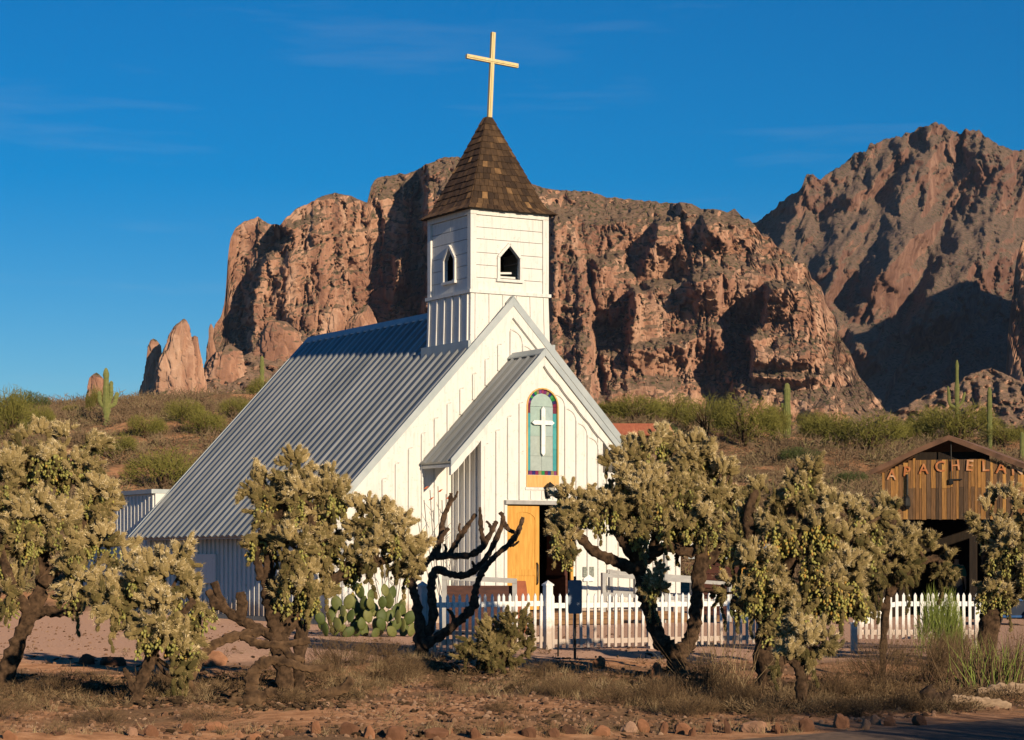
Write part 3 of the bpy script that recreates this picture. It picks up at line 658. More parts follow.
for s in (-1, 1):
    mb.box(*sorted((s * 1.215, s * 1.30)), TY - 1.28, TY + 1.30, zf(1.25) - 0.12, zf(1.25) + 0.22)
mb.build('flashing', M['tin_trim'], tw)

belfry = MB(); Z0, Z1, hu = 8.535, 10.46, 1.115
rows = [8.535, 8.855, 9.18, 9.50, 9.85, 10.15, 10.46]
def opening(z, w):                                                    # half-width of the pointed opening at a height
    if z < 8.855 or z > 9.72: return 0.0
    return w if z < 9.40 else w * (9.72 - z) / 0.32
for (ax, s, w) in (('f', -1, 0.30), ('s', -1, 0.27), ('s', 1, 0.27), ('f', 1, 0.0)):
    for r in range(6):
        a, b = rows[r] + 0.007, rows[r + 1] - 0.007
        zs = sorted(set([a, b] + [z for z in (9.40, 9.72) if a < z < b]))
        for side in (-1, 1):
            inner = [(side * max(opening(z, w) if w else 0, 0.0), z) for z in zs]
            poly = [(side * hu, a)] + inner + [(side * hu, b)]
            e = 0.004 * random.random()
            if ax == 'f': belfry.prism(poly, TY + s * (hu - 0.06), TY + s * (hu + e), 'y')
            else: belfry.prism([(TY + p, q) for p, q in poly], s * (hu - 0.06), s * (hu + e), 'x')
bf = belfry.build('belfry', M['white'], church)
for a in (-1, 1):
    for b in (-1, 1):
        mb = MB(); cx, cy = a * (hu - 0.03), TY + b * (hu - 0.03); mb.box(cx - 0.085, cx + 0.085, cy - 0.085, cy + 0.085, Z0, Z1 + 0.02)
        mb.build('corner_board', M['white'], bf)
mb = MB(); mb.box(-1.17, 1.17, TY - 1.17, TY + 1.17, 10.465, 10.60); mb.build('frieze', M['white'], bf)
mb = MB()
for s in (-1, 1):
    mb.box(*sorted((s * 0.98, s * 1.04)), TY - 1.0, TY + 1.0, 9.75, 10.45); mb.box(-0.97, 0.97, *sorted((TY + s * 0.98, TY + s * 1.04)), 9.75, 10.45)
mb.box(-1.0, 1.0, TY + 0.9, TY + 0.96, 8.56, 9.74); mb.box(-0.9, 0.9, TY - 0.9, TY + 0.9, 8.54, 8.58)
mb.build('inner_lining', M['interior_shade'], bf)  # dark box added so the belfry openings look shaded inside
for (ax, s, w) in (('f', -1, 0.30), ('s', -1, 0.27), ('s', 1, 0.27)):
    mb = MB(); pts = [(-w, 8.855), (-w, 9.40), (0, 9.72), (w, 9.40), (w, 8.855)]; q = s * (hu + 0.03)
    P = (lambda p: (p[0], TY + q, p[1])) if ax == 'f' else (lambda p: (q, TY + p[0], p[1]))
    up = (0, 1, 0) if ax == 'f' else (1, 0, 0)
    big = [(-w - .035, 8.80), (-w - .035, 9.42), (0, 9.775), (w + .035, 9.42), (w + .035, 8.80)]
    for i in range(4): mb.bar(P(big[i]), P(big[i + 1]), 0.075, 0.075, up)
    sl = [(-w - 0.1, 8.815), (w + 0.1, 8.815)]; mb.bar(P(sl[0]), P(sl[1]), 0.07, 0.12, up)
    wi = mb.build('belfry_window', M['white'], bf)
    mb = MB(); q = s * (hu - 0.2)
    mb.bar(P((-w, 8.93)), P((w, 8.93)), 0.05, 0.03, up); mb.bar(P((-w, 9.02)), P((w * .6, 9.05)), 0.05, 0.04, up)
    mb.build('slat', M['white'], wi)

# shingled spire
prof = [(10.60, 1.34), (10.72, 1.16), (10.86, 1.065), (13.22, 0.085)]
pz = np.array([p[0] for p in prof]); pw = np.array([p[1] for p in prof]); hwz = lambda z: float(np.interp(z, pz, pw))
mb = MB(); N = 15; zs = [10.60, 10.74] + [10.74 + (13.22 - 10.74) * i / (N - 1) for i in range(1, N)]
core = []; cf = []
for z in (10.60, 10.72, 10.86, 13.2): core += [(a * (hwz(z) - 0.015), TY + b * (hwz(z) - 0.015), z) for a, b in ring]
for L in range(3): cf += [(L * 4 + i, L * 4 + (i + 1) % 4, L * 4 + 4 + (i + 1) % 4, L * 4 + 4 + i) for i in range(4)]
mb.add(core, cf + [(3, 2, 1, 0), (12, 13, 14, 15)], 0.1)
for face in range(4):
    ca, sa = [(1, 0), (0, 1), (-1, 0), (0, -1)][face]
    for r in range(len(zs) - 1):
        z0, z1 = zs[r], min(zs[r + 1] + 0.05, 13.24); u = -hwz(z0)
        while u < hwz(z0) - 0.02:
            w = random.uniform(0.10, 0.21); u2 = min(u + w, hwz(z0)); jit = random.uniform(-0.014, 0.014)
            f0, f1 = hwz(z0 + jit), hwz(z1); a0, a1 = max(-1, u / hwz(z0)), min(1, u2 / hwz(z0))
            vs = []
            for (ff, zz, o0, o1) in ((f0, z0 + jit, 0.0, 0.032), (f1, z1, -0.006, 0.004)):
                for aa, oo in ((a0, o0), (a1 - 0.01, o0), (a1 - 0.01, o1), (a0, o1)):
                    lx, ly = aa * (ff + 0.3 * max(oo, 0)), -(ff + oo); vs.append((lx * ca - ly * sa, TY + lx * sa + ly * ca, zz))
            rn = random.random(); rn = rn if random.random() < 0.22 else rn * 0.62
            mb.add(vs, [(3, 2, 1, 0), (4, 5, 6, 7), (0, 1, 5, 4), (1, 2, 6, 5), (2, 3, 7, 6), (3, 0, 4, 7)], rn); u = u2
sp = mb.build('spire', M['shingle'], church)
mb = MB(); tilt = 0.05
mb.bar((0.05, TY, 13.15), (0.05 + tilt * 2.33, TY, 15.50), 0.11, 0.09, (0, 1, 0))
cz = 14.74; cx = 0.05 + tilt * (cz - 13.15)
mb.bar((cx - 0.78, TY - 0.012, cz + 0.04), (cx + 0.78, TY - 0.012, cz - 0.045), 0.11, 0.09, (0, 1, 0))
mb.bar((0.05, TY - 0.055, 13.2), (0.05 + tilt * 2.3, TY - 0.05, 15.48), 0.04, 0.03, (0, 1, 0))
mb.bar((cx - 0.76, TY - 0.066, cz + 0.04), (cx + 0.76, TY - 0.066, cz - 0.044), 0.045, 0.03, (0, 1, 0))
mb.build('cross', M['gold'], church)

# entrance porch
DP, ZP, HP, KP = 1.68, 6.86, 2.70, 1.05
porch = MB(); PW = 1.75; py_ = -1.63
pt = lambda x: ZP - 0.16 - abs(x) * KP
arch = lambda cx, hw, z0, zc, n=10: [(cx - hw, z0), (cx + hw, z0)] + [(cx + hw * math.cos(t), zc + hw * math.sin(t)) for t in [math.pi * i / n for i in range(n + 1)]]
WIN = arch(0.01, 0.46, 3.74, 5.47)
panel(porch, [(-PW, 0.05), (-1.04, 0.05), (-1.04, 2.98), (0.88, 2.98), (0.88, 0.05), (PW, 0.05), (PW, pt(PW)), (0, pt(0)), (-PW, pt(PW))], [WIN], py_ - 0.04, py_ + 0.04)
for s in (-1, 1):
    porch.box(*sorted((s * PW, s * (PW - 0.08))), py_ + 0.042, -0.09, 0.05, pt(PW) - 0.03)
po = porch.build('porch', M['white'], church)
mb = MB(); x = -1.68
while x < 1.72:
    z0 = 3.12 if -1.12 < x < 0.95 else 0.08; zt = pt(x) - 0.5
    if abs(x - 0.01) < 0.58 and z0 > 3: pass
    elif zt > z0:
        mb.box(x - 0.022, x + 0.022, py_ - 0.10, py_ - 0.04, z0, zt); batten_arch(mb, x, zt, py_ - 0.04, 1 if x > 0 else -1, 0.33, 0.30)
    x += 0.336
for x in (-0.33, 0.0, 0.33): mb.box(x - 0.022, x + 0.022, py_ - 0.072, py_ - 0.04, 3.12, 3.34)
for s in (-1, 1):
    y = py_ + 0.25
    while y < -0.15: mb.box(*sorted((s * PW, s * (PW + 0.035))), y - 0.03, y + 0.03, 0.08, pt(PW) - 0.1); y += 0.29
    mb.box(*sorted((s * (PW - 0.10), s * (PW + 0.045))), py_ - 0.085, py_ + 0.05, 0.06, pt(PW) - 0.05)
mb.build('batten', M['white'], po)
for s in (-1, 1):
    mb = MB(); slope_sheet(mb, s, 0.0, ZP, HP, ZP - KP * HP, -DP - 0.12, -0.10, 0.40, 0.04, 0.13, 0.06); mb.build('porch_roof', M['tin'], po)
mb = MB(); mb.prism([(-0.13, ZP - 0.09), (0, ZP + 0.05), (0.13, ZP - 0.09), (0.13, ZP - 0.06), (0, ZP + 0.08), (-0.13, ZP - 0.06)], -DP - 0.15, -0.10)
rake(mb, ZP, HP + 0.01, KP, -0.07, 0.12, -DP - 0.165, -DP - 0.122)
mb.build('roof_trim', M['tin_trim'], po)
mb = MB(); rake(mb, ZP, HP - 0.02, KP, 0.125, 0.36, -DP - 0.10, py_ - 0.042, wavy=0.035)
mb.build('bargeboard', M['white'], po)
for s in (-1, 1):                                                     # closed boxed eaves
    mb = MB(); mb.prism([(s * PW, pt(PW) - 0.06), (s * (HP - 0.06), ZP - KP * (HP - 0.06) - 0.13), (s * (HP - 0.06), ZP - KP * (HP - 0.06) - 0.2), (s * PW, pt(PW) - 0.14)], -DP - 0.08, -0.10); mb.build('soffit', M['white'], po)

# arched stained-glass window
win = MB(); yw = py_ + 0.0
ow, iw, zc = 0.46, 0.335, 5.47
cols = [(0.20, 0.02, 0.06), (0.03, 0.02, 0.10), (0.02, 0.20, 0.05), (0.06, 0.28, 0.08), (0.03, 0.03, 0.16), (0.25, 0.22, 0.10), (0.18, 0.03, 0.12), (0.28, 0.04, 0.10), (0.20, 0.05, 0.20), (0.25, 0.2, 0.08), (0.02, 0.22, 0.06), (0.03, 0.02, 0.14), (0.04, 0.25, 0.08), (0.03, 0.03, 0.12), (0.22, 0.05, 0.16), (0.16, 0.02, 0.05)]
def quad(a, b, c, d, tint, y=yw): win.add([(p[0], y, p[1]) for p in (a, b, c, d)] + [(p[0], y + 0.012, p[1]) for p in (a, b, c, d)], [(0, 1, 2, 3), (7, 6, 5, 4), (0, 4, 5, 1), (1, 5, 6, 2), (2, 6, 7, 3), (3, 7, 4, 0)], 0.5, tint)
for i in range(16):
    t0, t1 = math.pi * i / 16 + .008, math.pi * (i + 1) / 16 - .008; e = lambda r, t: (0.01 + r * math.cos(t), zc + r * math.sin(t))
    quad(e(iw, t0), e(ow, t0), e(ow, t1), e(iw, t1), cols[i])
for s in (-1, 1):
    for z0, z1, c in ((3.85, 4.4, (0.06, 0.31, 0.33)), (4.405, 4.95, (0.08, 0.36, 0.37)), (4.955, 5.30, (0.06, 0.31, 0.33)), (5.305, 5.465, (0.16, 0.03, 0.05))):
        quad((0.01 + s * iw, z0), (0.01 + s * ow, z0), (0.01 + s * ow, z1), (0.01 + s * iw, z1), c)
for i in range(10):
    a, b = 0.01 - ow + ow / 5 * i + .003, 0.01 - ow + ow / 5 * (i + 1) - .003; quad((a, 3.74), (b, 3.74), (b, 3.845), (a, 3.845), cols[(i * 5 + 1) % 16])
pale = (0.38, 0.48, 0.43)
for z0, z1 in ((3.85, 4.22), (4.225, 4.72), (4.725, 5.465)):
    for s in (-1, 1): quad((0.01 + s * 0.003, z0), (0.01 + s * iw * .985, z0), (0.01 + s * iw * .985, z1), (0.01 + s * 0.003, z1), tuple(p * random.uniform(.88, 1.08) for p in pale))
n = 8
for i in range(n):
    t0, t1 = math.pi * i / n, math.pi * (i + 1) / n; r = iw * .985
    win.add([(0.01, yw, zc + .003), (0.01 + r * math.cos(t0), yw, zc + .003 + r * math.sin(t0)), (0.01 + r * math.cos(t1), yw, zc + .003 + r * math.sin(t1)), (0.01, yw + .012, zc + .003), (0.01 + r * math.cos(t0), yw + .012, zc + .003 + r * math.sin(t0)), (0.01 + r * math.cos(t1), yw + .012, zc + .003 + r * math.sin(t1))], [(0, 1, 2), (5, 4, 3), (0, 3, 4, 1), (1, 4, 5, 2), (2, 5, 3, 0)], .5, pale)
wi = win.build('stained_glass_window', M['glass'], po)
mb = MB()
ptsw = [(-0.445, 3.745)] + [(0.01 - 0.455 * math.cos(t), zc + 0.455 * math.sin(t)) for t in [math.pi * i / 14 for i in range(15)]] + [(0.465, 3.745)]
for i in range(len(ptsw) - 1): mb.bar((ptsw[i][0], py_ - 0.008, ptsw[i][1]), (ptsw[i + 1][0], py_ - 0.008, ptsw[i + 1][1]), 0.035, 0.115, (0, 1, 0))
mb.box(-0.47, 0.49, py_ - 0.065, py_ - 0.041, 3.43, 3.735)
mb.build('window_frame', M['pine_pale'], wi)
mb = MB(); mb.box(-0.50, 0.52, py_ - 0.075, py_ - 0.04, 3.36, 3.425); mb.build('window_sill', M['white'], wi)
mb = MB(); cx, cz = 0.01, 5.06
def pointed(a, b, w):
    a, b = Vector(a), Vector(b); d = (b - a).normalized(); q = Vector((-d.y, d.x)); t = 0.07
    return [tuple(a), tuple(a + d * t + q * w), tuple(b - d * t + q * w), tuple(b), tuple(b - d * t - q * w), tuple(a + d * t - q * w)]
mb.prism(pointed((cx, 4.22), (cx, 5.47), 0.055), py_ - 0.095, py_ - 0.06); mb.prism(pointed((cx - 0.33, cz), (cx + 0.33, cz), 0.055), py_ - 0.093, py_ - 0.058)
mb.box(cx - 0.015, cx + 0.015, py_ - 0.06, py_ - 0.001, cz - 0.015, cz + 0.015)
mb.build('window_cross', M['fence_white'], wi)

# door
mb = MB(); mb.box(-1.12, 0.96, py_ - 0.17, py_ - 0.042, 2.99, 3.09); mb.build('door_lintel', M['grey_rail'], po)
mb = MB(); mb.box(-1.12, -1.045, py_ - 0.09, py_ - 0.042, 0.32, 2.985); mb.build('door_jamb', M['white'], po)
mb = MB(); mb.box(0.82, 0.90, py_ - 0.095, py_ - 0.042, 0.32, 2.985); mb.build('door_jamb', M['pine'], po)
leaf = MB(); x0, x1 = -1.035, -0.09; yd = py_ - 0.03
leaf.box(x0, x1, yd, yd + 0.05, 0.34, 2.95)
leaf.box(x0, x0 + 0.12, yd - 0.022, yd - .001, 0.34, 2.95); leaf.box(x1 - 0.12, x1, yd - 0.022, yd - .001, 0.34, 2.95)
leaf.box(x0 + .121, x1 - .121, yd - 0.022, yd - .001, 0.34, 0.58); leaf.box(x0 + .121, x1 - .121, yd - 0.022, yd - .001, 1.20, 1.36)
m_ = (x0 + x1) / 2; w_ = (x1 - x0) / 2 - .121
leaf.prism([(m_ - w_, 2.95), (m_ - w_, 2.60)] + [(m_ - w_ * math.cos(t), 2.60 + 0.2 * math.sin(t)) for t in [math.pi * i / 10 for i in range(1, 10)]] + [(m_ + w_, 2.60), (m_ + w_, 2.95)], yd - 0.022, yd - .001)
dl = leaf.build('door', M['pine'], po)
mb = MB(); hx = x1 - 0.075; mb.tube([(hx, yd - 0.03, 0.98), (hx, yd - 0.085, 1.03), (hx, yd - 0.095, 1.25), (hx, yd - 0.085, 1.47), (hx, yd - 0.03, 1.52)], [0.022, 0.018, 0.016, 0.018, 0.022], 6)
mb.build('door_handle', M['black_iron'], dl)
leaf = MB(); leaf.box(0.74, 0.80, yd + 0.06, yd + 0.98, 0.34, 2.95)
for z0, z1 in ((0.34, .58), (1.2, 1.36), (2.65, 2.95)): leaf.box(0.715, 0.739, yd + .06, yd + .98, z0, z1)
leaf.build('door', M['red_brown'], po)
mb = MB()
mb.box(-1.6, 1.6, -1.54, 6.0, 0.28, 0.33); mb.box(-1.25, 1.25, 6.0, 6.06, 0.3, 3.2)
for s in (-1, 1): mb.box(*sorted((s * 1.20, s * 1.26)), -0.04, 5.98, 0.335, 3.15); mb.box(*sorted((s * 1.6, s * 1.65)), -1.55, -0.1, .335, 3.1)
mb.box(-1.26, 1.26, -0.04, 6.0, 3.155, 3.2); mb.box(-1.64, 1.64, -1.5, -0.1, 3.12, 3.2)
mb.build('shade_liner', M['interior_shade'], po)  # dark liner added, standing in for the shade inside the doorway

# lantern, plaque, deck, steps, ramp
lan = MB(); lx, ly, lz = 0.14, py_ - 0.20, 3.30
lan.box(lx - 0.05, lx + 0.05, py_ - 0.06, py_ - 0.041, lz - 0.16, lz + 0.12); lan.tube([(lx, py_ - 0.06, lz + 0.05), (lx, ly, lz - 0.16), (lx, ly, lz - 0.1)], 0.014, 6)
for s in (-1, 1):
    for t in (-1, 1): lan.bar((lx + s * .055, ly + t * .055, lz - .08), (lx + s * .085, ly + t * .085, lz + .13), .015, .015)
lan.add([(lx - .12, ly - .12, lz + .13), (lx + .12, ly - .12, lz + .13), (lx + .12, ly + .12, lz + .13), (lx - .12, ly + .12, lz + .13), (lx, ly, lz + .27)], [(3, 2, 1, 0), (0, 1, 4), (1, 2, 4), (2, 3, 4), (3, 0, 4)])
lan.box(lx - .06, lx + .06, ly - .06, ly + .06, lz - .10, lz - .08)
ln = lan.build('lantern', M['black_iron'], po)
mb = MB(); mb.add([(lx + a * .045, ly + b * .045, lz - .075) for a, b in ring] + [(lx + a * .072, ly + b * .072, lz + .125) for a, b in ring], [(3, 2, 1, 0), (4, 5, 6, 7)] + [(i, (i + 1) % 4, (i + 1) % 4 + 4, i + 4) for i in range(4)])
mb.build('lantern_glass', M['lamp_glass'], ln)
mb = MB(); mb.box(1.20, 1.52, py_ - 0.095, py_ - 0.073, 1.16, 1.42); pq = mb.build('plaque', M['plaque'], po)
mb = MB(); mb.prism([(1.20, 1.05), (1.52, 1.05), (1.52, 1.12), (1.36, 1.22), (1.20, 1.12)], py_ - 0.11, py_ - 0.096); mb.build('plaque_edge', M['fence_white'], pq)
mb = MB(); mb.box(-1.5, 3.0, -3.1, py_ - 0.05, 0.22, 0.30)
for xx in (-1.4, -0.2, 1.0, 2.2, 2.9): mb.box(xx - .05, xx + .05, -3.05, -2.95, 0.0, 0.22)
mb.box(-1.45, 2.95, -3.14, -3.102, 0.10, 0.215)
dk = mb.build('deck', M['deck'], po)
mb = MB(); mb.box(-1.1, 1.2, -3.5, -3.15, 0.02, 0.15); mb.build('step', M['deck'], po)
mb = MB()
for a, b in (((0.95, -3.0, 1.22), (4.9, -3.0, 0.98)), ((0.95, -3.0, 0.75), (4.9, -3.0, 0.5))): mb.bar(a, b, 0.05, 0.09)
for a, b in (((1.9, -1.75, 1.3), (4.6, -1.75, 1.12)), ((1.9, -1.75, 0.8), (4.6, -1.75, 0.65))): mb.bar(a, b, 0.05, 0.09)
for xx, yy, h in ((0.98, -3.0, 1.28), (1.95, -3.0, 1.2), (2.85, -3.0, 1.75), (3.9, -3.0, 1.08), (4.85, -3.0, 1.02), (2.0, -1.75, 1.35), (3.3, -1.75, 1.25), (4.55, -1.75, 1.15)): mb.box(xx - .045, xx + .045, yy - .045, yy + .045, 0.0, h)
mb.build('handrail', M['grey_rail'], po)
mb = MB(); mb.prism([(3.0, 0.0), (6.2, 0.0), (6.2, 0.03), (3.0, 0.28)], -2.95, -1.8); mb.build('ramp', M['deck'], po)

# low wing behind the church
mb = MB(); wing = thing('shed', 'low white board shed with grey capped parapet behind the church, at its left', 'shed', cw(-4.9, 12.35), PHI)
mb.box(0, 6, 0.0, 3.6, 0, 3.55); mb.box(0.25, 6, 3.605, 7.0, 0, 2.05); wb = mb.build('wall', M['white'], wing)
mb = MB()
for i in range(12): mb.box(-0.04, 0, 0.15 + 0.3 * i - .03, 0.15 + .3 * i + .03, 0.02, 3.5)
for i in range(11): mb.box(0.21, 0.249, 3.8 + 0.3 * i - .03, 3.8 + .3 * i + .03, 0.02, 2.0)
mb.build('batten', M['white'], wb)
mb = MB(); mb.box(-0.12, 6.1, -0.0, 3.7, 3.555, 3.68); mb.box(0.15, 6.1, 3.71, 7.1, 2.055, 2.15); mb.build('parapet_cap', M['tin_trim'], wing)

# ------------------------------------------------------------------ barn
PSI = math.radians(-20)
BA = ray(950, 619, 59.5); BA.z = 0
barn = thing('barn', 'weathered brown plank barn with open front under a lettered board gable', 'barn', BA, PSI)
slope = 0.40; ZB = 4.93
bz = lambda x: ZB - abs(x) * slope - 0.18 if x > -0.85 else ZB - 0.34 - 0.18 - (abs(x) - 0.85) * 0.45
mb = MB(); x = -1.82
while x < 2.75:
    w = random.uniform(0.06, 0.14); x2 = min(x + w, 2.75)
    zt = min(bz(x), bz(x2)) - 0.02; zt = min(zt, 4.28) if -0.95 < x < 1.0 else zt
    rn = random.random()
    if x < -0.9 or x > 1.9: rn = min(1, 0.35 + 0.6 * rn)
    cut = random.uniform(3.5, 3.56)
    if random.random() < .4:
        mb.box(x, x2 - .012, -0.03 + random.uniform(-.008, .008), 0.0, cut + .006, zt, min(1, rn + .15)); mb.box(x, x2 - .012, -0.03 + random.uniform(-.008, .008), 0.0, 2.68, cut, max(0, rn * .72))
    else: mb.box(x, x2 - .012, -0.03 + random.uniform(-.008, .008), 0.0, 2.68 + random.uniform(-.015, .02), zt, rn)
    x = x2
bw = mb.build('board_gable', M['barn'], barn)
mb = MB(); mb.box(-1.82, 2.75, 0.01, 0.048, 2.7, 2.85); mb.build('beam', M['interior_shade'], barn)
mb = MB(); mb.box(-1.0, 1.0, 0.3, 0.36, 2.7, 4.5); mb.build('loft_wall', M['interior_shade'], barn)
for xx in (-1.78, 0.6, 2.7): mb = MB(); mb.box(xx - .09, xx + .09, 0.05, 0.23, 0, 3.3 if abs(xx) > 1.2 else 4.3); mb.build('post', M['interior_shade'], barn)
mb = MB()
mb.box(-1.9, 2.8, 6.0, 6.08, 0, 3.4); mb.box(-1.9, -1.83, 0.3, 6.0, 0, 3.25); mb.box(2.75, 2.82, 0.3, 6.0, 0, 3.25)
mb.build('wall', M['interior_shade'], barn)  # near-black walls, the barn's inner shade put into their colour
mb = MB()
def roofslab(pts, y0, y1, t=0.06): mb.prism(pts + [(p[0], p[1] - t) for p in pts[::-1]], y0, y1)
roofslab([(-2.1, ZB - 0.34 - 1.25 * 0.45), (-0.85, ZB - 0.34), (0, ZB), (3.1, ZB - 3.1 * slope)], -0.20, 6.4)
mb.build('roof', M['barn_roof'], barn)
mb = MB()
fas = [(-2.1, ZB - 0.34 - 1.25 * 0.45), (-0.85, ZB - 0.34), (0, ZB), (3.1, ZB - 3.1 * slope)]
for i in range(3): mb.bar((fas[i][0], -0.48, fas[i][1] - .04), (fas[i + 1][0], -0.48, fas[i + 1][1] - .04), 0.05, 0.13, (0, 1, 0)) if False else mb.prism([fas[i], fas[i + 1], (fas[i + 1][0], fas[i + 1][1] - .14), (fas[i][0], fas[i][1] - .14)], -0.24, -0.202)
mb.build('fascia', M['barn_roof'], barn)
mb = MB(); mb.tube([(0.04, -0.1, ZB - .15), (0.05, -0.1, 3.75)], 0.016, 6); mb.box(0.0, 0.10, -0.12, -0.06, 3.62, 3.76); mb.box(.10, .34, -.10, -.075, 3.73, 3.76)
mb.build('hoist_beam', M['black_iron'], barn)
mb = MB(); mb.tube([(-1.13, -.09, 3.9), (-1.13, -.09, 3.35)], 0.035, 6); mb.tube([(-1.13, -.12, 3.35), (-1.13, -.12, 3.25), (-1.13, -.12, 3.05), (-1.13, -.12, 2.95)], [.02, .08, .10, .04], 9)
mb.build('lantern', M['black_iron'], barn)
def letter(ch, px, py_c, hpx, rotz=0.0):
    d = 59.5; sc = d / F_PX
    cu = bpy.data.curves.new('letter', 'FONT'); cu.body = ch; cu.size = hpx * sc * 1.28; cu.extrude = 0.006; cu.offset = 0.005; cu.align_x = 'CENTER'; cu.align_y = 'CENTER'; cu.resolution_u = 3
    tmp = bpy.data.objects.new('letter', cu); C.objects.link(tmp)
    dg = bpy.context.evaluated_depsgraph_get(); me = bpy.data.meshes.new_from_object(tmp.evaluated_get(dg)); bpy.data.objects.remove(tmp)
    a = me.attributes.new('rnd', 'FLOAT', 'POINT'); z = np.zeros(len(me.vertices) * 3); me.vertices.foreach_get('co', z); z = z.reshape(-1, 3)
    base = random.uniform(.15, .75); a.data.foreach_set('value', np.clip(base + (fbm(z[:, 0] * 14 + px, z[:, 1] * 14, 3, 5) - .5) * 1.6, 0, 1).astype(np.float32))
    me.materials.clear()
    o = finish('letter', me, M['letter'], barn)
    lx = (px - 950) * sc / math.cos(PSI) * (1 - (px - 950) * sc * math.tan(-PSI) / d * 0.0)
    dep = d - lx * math.sin(-PSI); lx = ((px - 512) / F_PX * dep - BA.x) / math.cos(PSI)
    o.location = (lx, -0.075, CAM_H - (py_c - HORIZ) / F_PX * dep); o.rotation_euler = (math.pi / 2, random.uniform(-.12, .12) + rotz, 0)
for ch, px, py_, h in zip('APACHELAND', (892, 907, 924, 940.5, 955.5, 970, 986, 1002, 1018, 1034), (475.5, 472, 469.5, 467, 466, 466, 466.5, 468.5, 470, 473), (11, 11, 11, 12, 11, 12, 12, 12, 12, 12)): letter(ch, px, py_, h)

# figure standing in the barn's shade
def skin_mesh(joints, edges, radii, sub=2):
    me = bpy.data.meshes.new('figure'); me.from_pydata(joints, edges, []); ob = bpy.data.objects.new('figure', me); C.objects.link(ob)
    sm = ob.modifiers.new('skin', 'SKIN'); sm.use_smooth_shade = True
    for v, r in zip(me.skin_vertices[0].data, radii): v.radius = r if isinstance(r, tuple) else (r, r)
    me.skin_vertices[0].data[0].use_root = True
    ss = ob.modifiers.new('sub', 'SUBSURF'); ss.levels = sub; ss.render_levels = sub
    dg = bpy.context.evaluated_depsgraph_get(); out = bpy.data.meshes.new_from_object(ob.evaluated_get(dg)); bpy.data.objects.remove(ob); return out
def person(loc, rz, label):
    root = thing('person', label, 'person', loc, rz)
    J = [(0, 0, .93)]; E = []; Rr = [(.16, .11)]
    def chain(start, pts):
        p = start
        for co, r in pts: J.append(co); Rr.append(r); E.append((p, len(J) - 1)); p = len(J) - 1
        return p
    ch = chain(0, [((0, 0, 1.12), (.15, .10)), ((0, .01, 1.34), (.165, .11)), ((0, .01, 1.43), (.12, .08))])
    hd = chain(ch, [((0, .0, 1.50), .055), ((0, -.01, 1.56), .07), ((0, -.015, 1.635), (.078, .098)), ((0, -.01, 1.70), (.066, .082)), ((0, -.005, 1.735), .04)])
    for s in (-1, 1):
        el = chain(ch - 1, [((s * .17, .01, 1.40), .06), ((s * .215, .02, 1.26), .05), ((s * .235, .03, 1.10), .042), ((s * .24, -.03, .96), .036), ((s * .245, -.08, .86), .026)])
        pl = chain(el, [((s * .245, -.10, .80), (.022, .038))])
        for i, (dy, L) in enumerate(((-.03, .075), (-.01, .085), (.01, .08), (.028, .062))): chain(pl, [((s * .245, -.10 + dy, .765), .010), ((s * .24, -.105 + dy, .765 - L * .6), .009), ((s * .228, -.105 + dy, .765 - L), .008)])
        chain(el, [((s * .24, -.125, .815), .011), ((s * .232, -.145, .78), .009)])
        chain(0, [((s * .085, 0, .84), .095), ((s * .09, -.01, .5), .062), ((s * .092, .02, .3), .055), ((s * .095, .02, .08), .04), ((s * .1, -.02, .035), (.04, .035)), ((s * .105, -.14, .03), (.042, .028))])
    body = finish('body', skin_mesh(J, E, Rr), M['skin'], root, True)
    # shirt and trousers follow the body, a little larger
    def cloth(name, idx_ok, grow, mat):
        keep = [i for i in range(len(J)) if idx_ok(J[i])]; mp = {k: n for n, k in enumerate(keep)}
        e = [(mp[a], mp[b]) for a, b in E if a in mp and b in mp]
        rr = [tuple(x + grow for x in (Rr[k] if isinstance(Rr[k], tuple) else (Rr[k], Rr[k]))) for k in keep]
        finish(name, skin_mesh([J[k] for k in keep], e, rr), mat, root, True)
    cloth('shirt', lambda p: .80 < p[2] < 1.45 and abs(p[0]) != .085 and not (abs(p[0]) > .23 and p[2] < 1.0), .018, M['green_shirt'])
    cloth('trousers', lambda p: (.05 < p[2] < .94 and abs(p[0]) < .2), .014, M['jeans'])
    mb = MB(); mb.tube([(0, .01, 1.60), (0, .0, 1.66), (0, -.0, 1.72), (0, .0, 1.755)], [.088, .10, .085, .03], 12); h = mb.build('hair', M['hair'], root, True)
    mb = MB(); mb.prism([(-.012, 1.62), (.012, 1.62), (.004, 1.66)], -.135, -.10); mb.build('nose', M['skin'], body)
    for s in (-1, 1):
        mb = MB(); mb.tube([(s * .03, -.108, 1.655), (s * .03, -.114, 1.655)], .009, 6); mb.build('eye', M['hair'], body)
        mb = MB(); mb.tube([(s * .082, 0, 1.62), (s * .09, .005, 1.645), (s * .082, .01, 1.67)], .012, 6); mb.build('ear', M['skin'], body)
    mb = MB(); mb.tube([(-.025, -.104, 1.588), (0, -.110, 1.586), (.025, -.104, 1.588)], .006, 5); mb.build('mouth', M['skin'], body)
    return root
pp = ray(956.5, 617, 63.2); person((pp.x, pp.y, 0), math.radians(160), 'person in a dark green shirt standing in the shade under the barn')

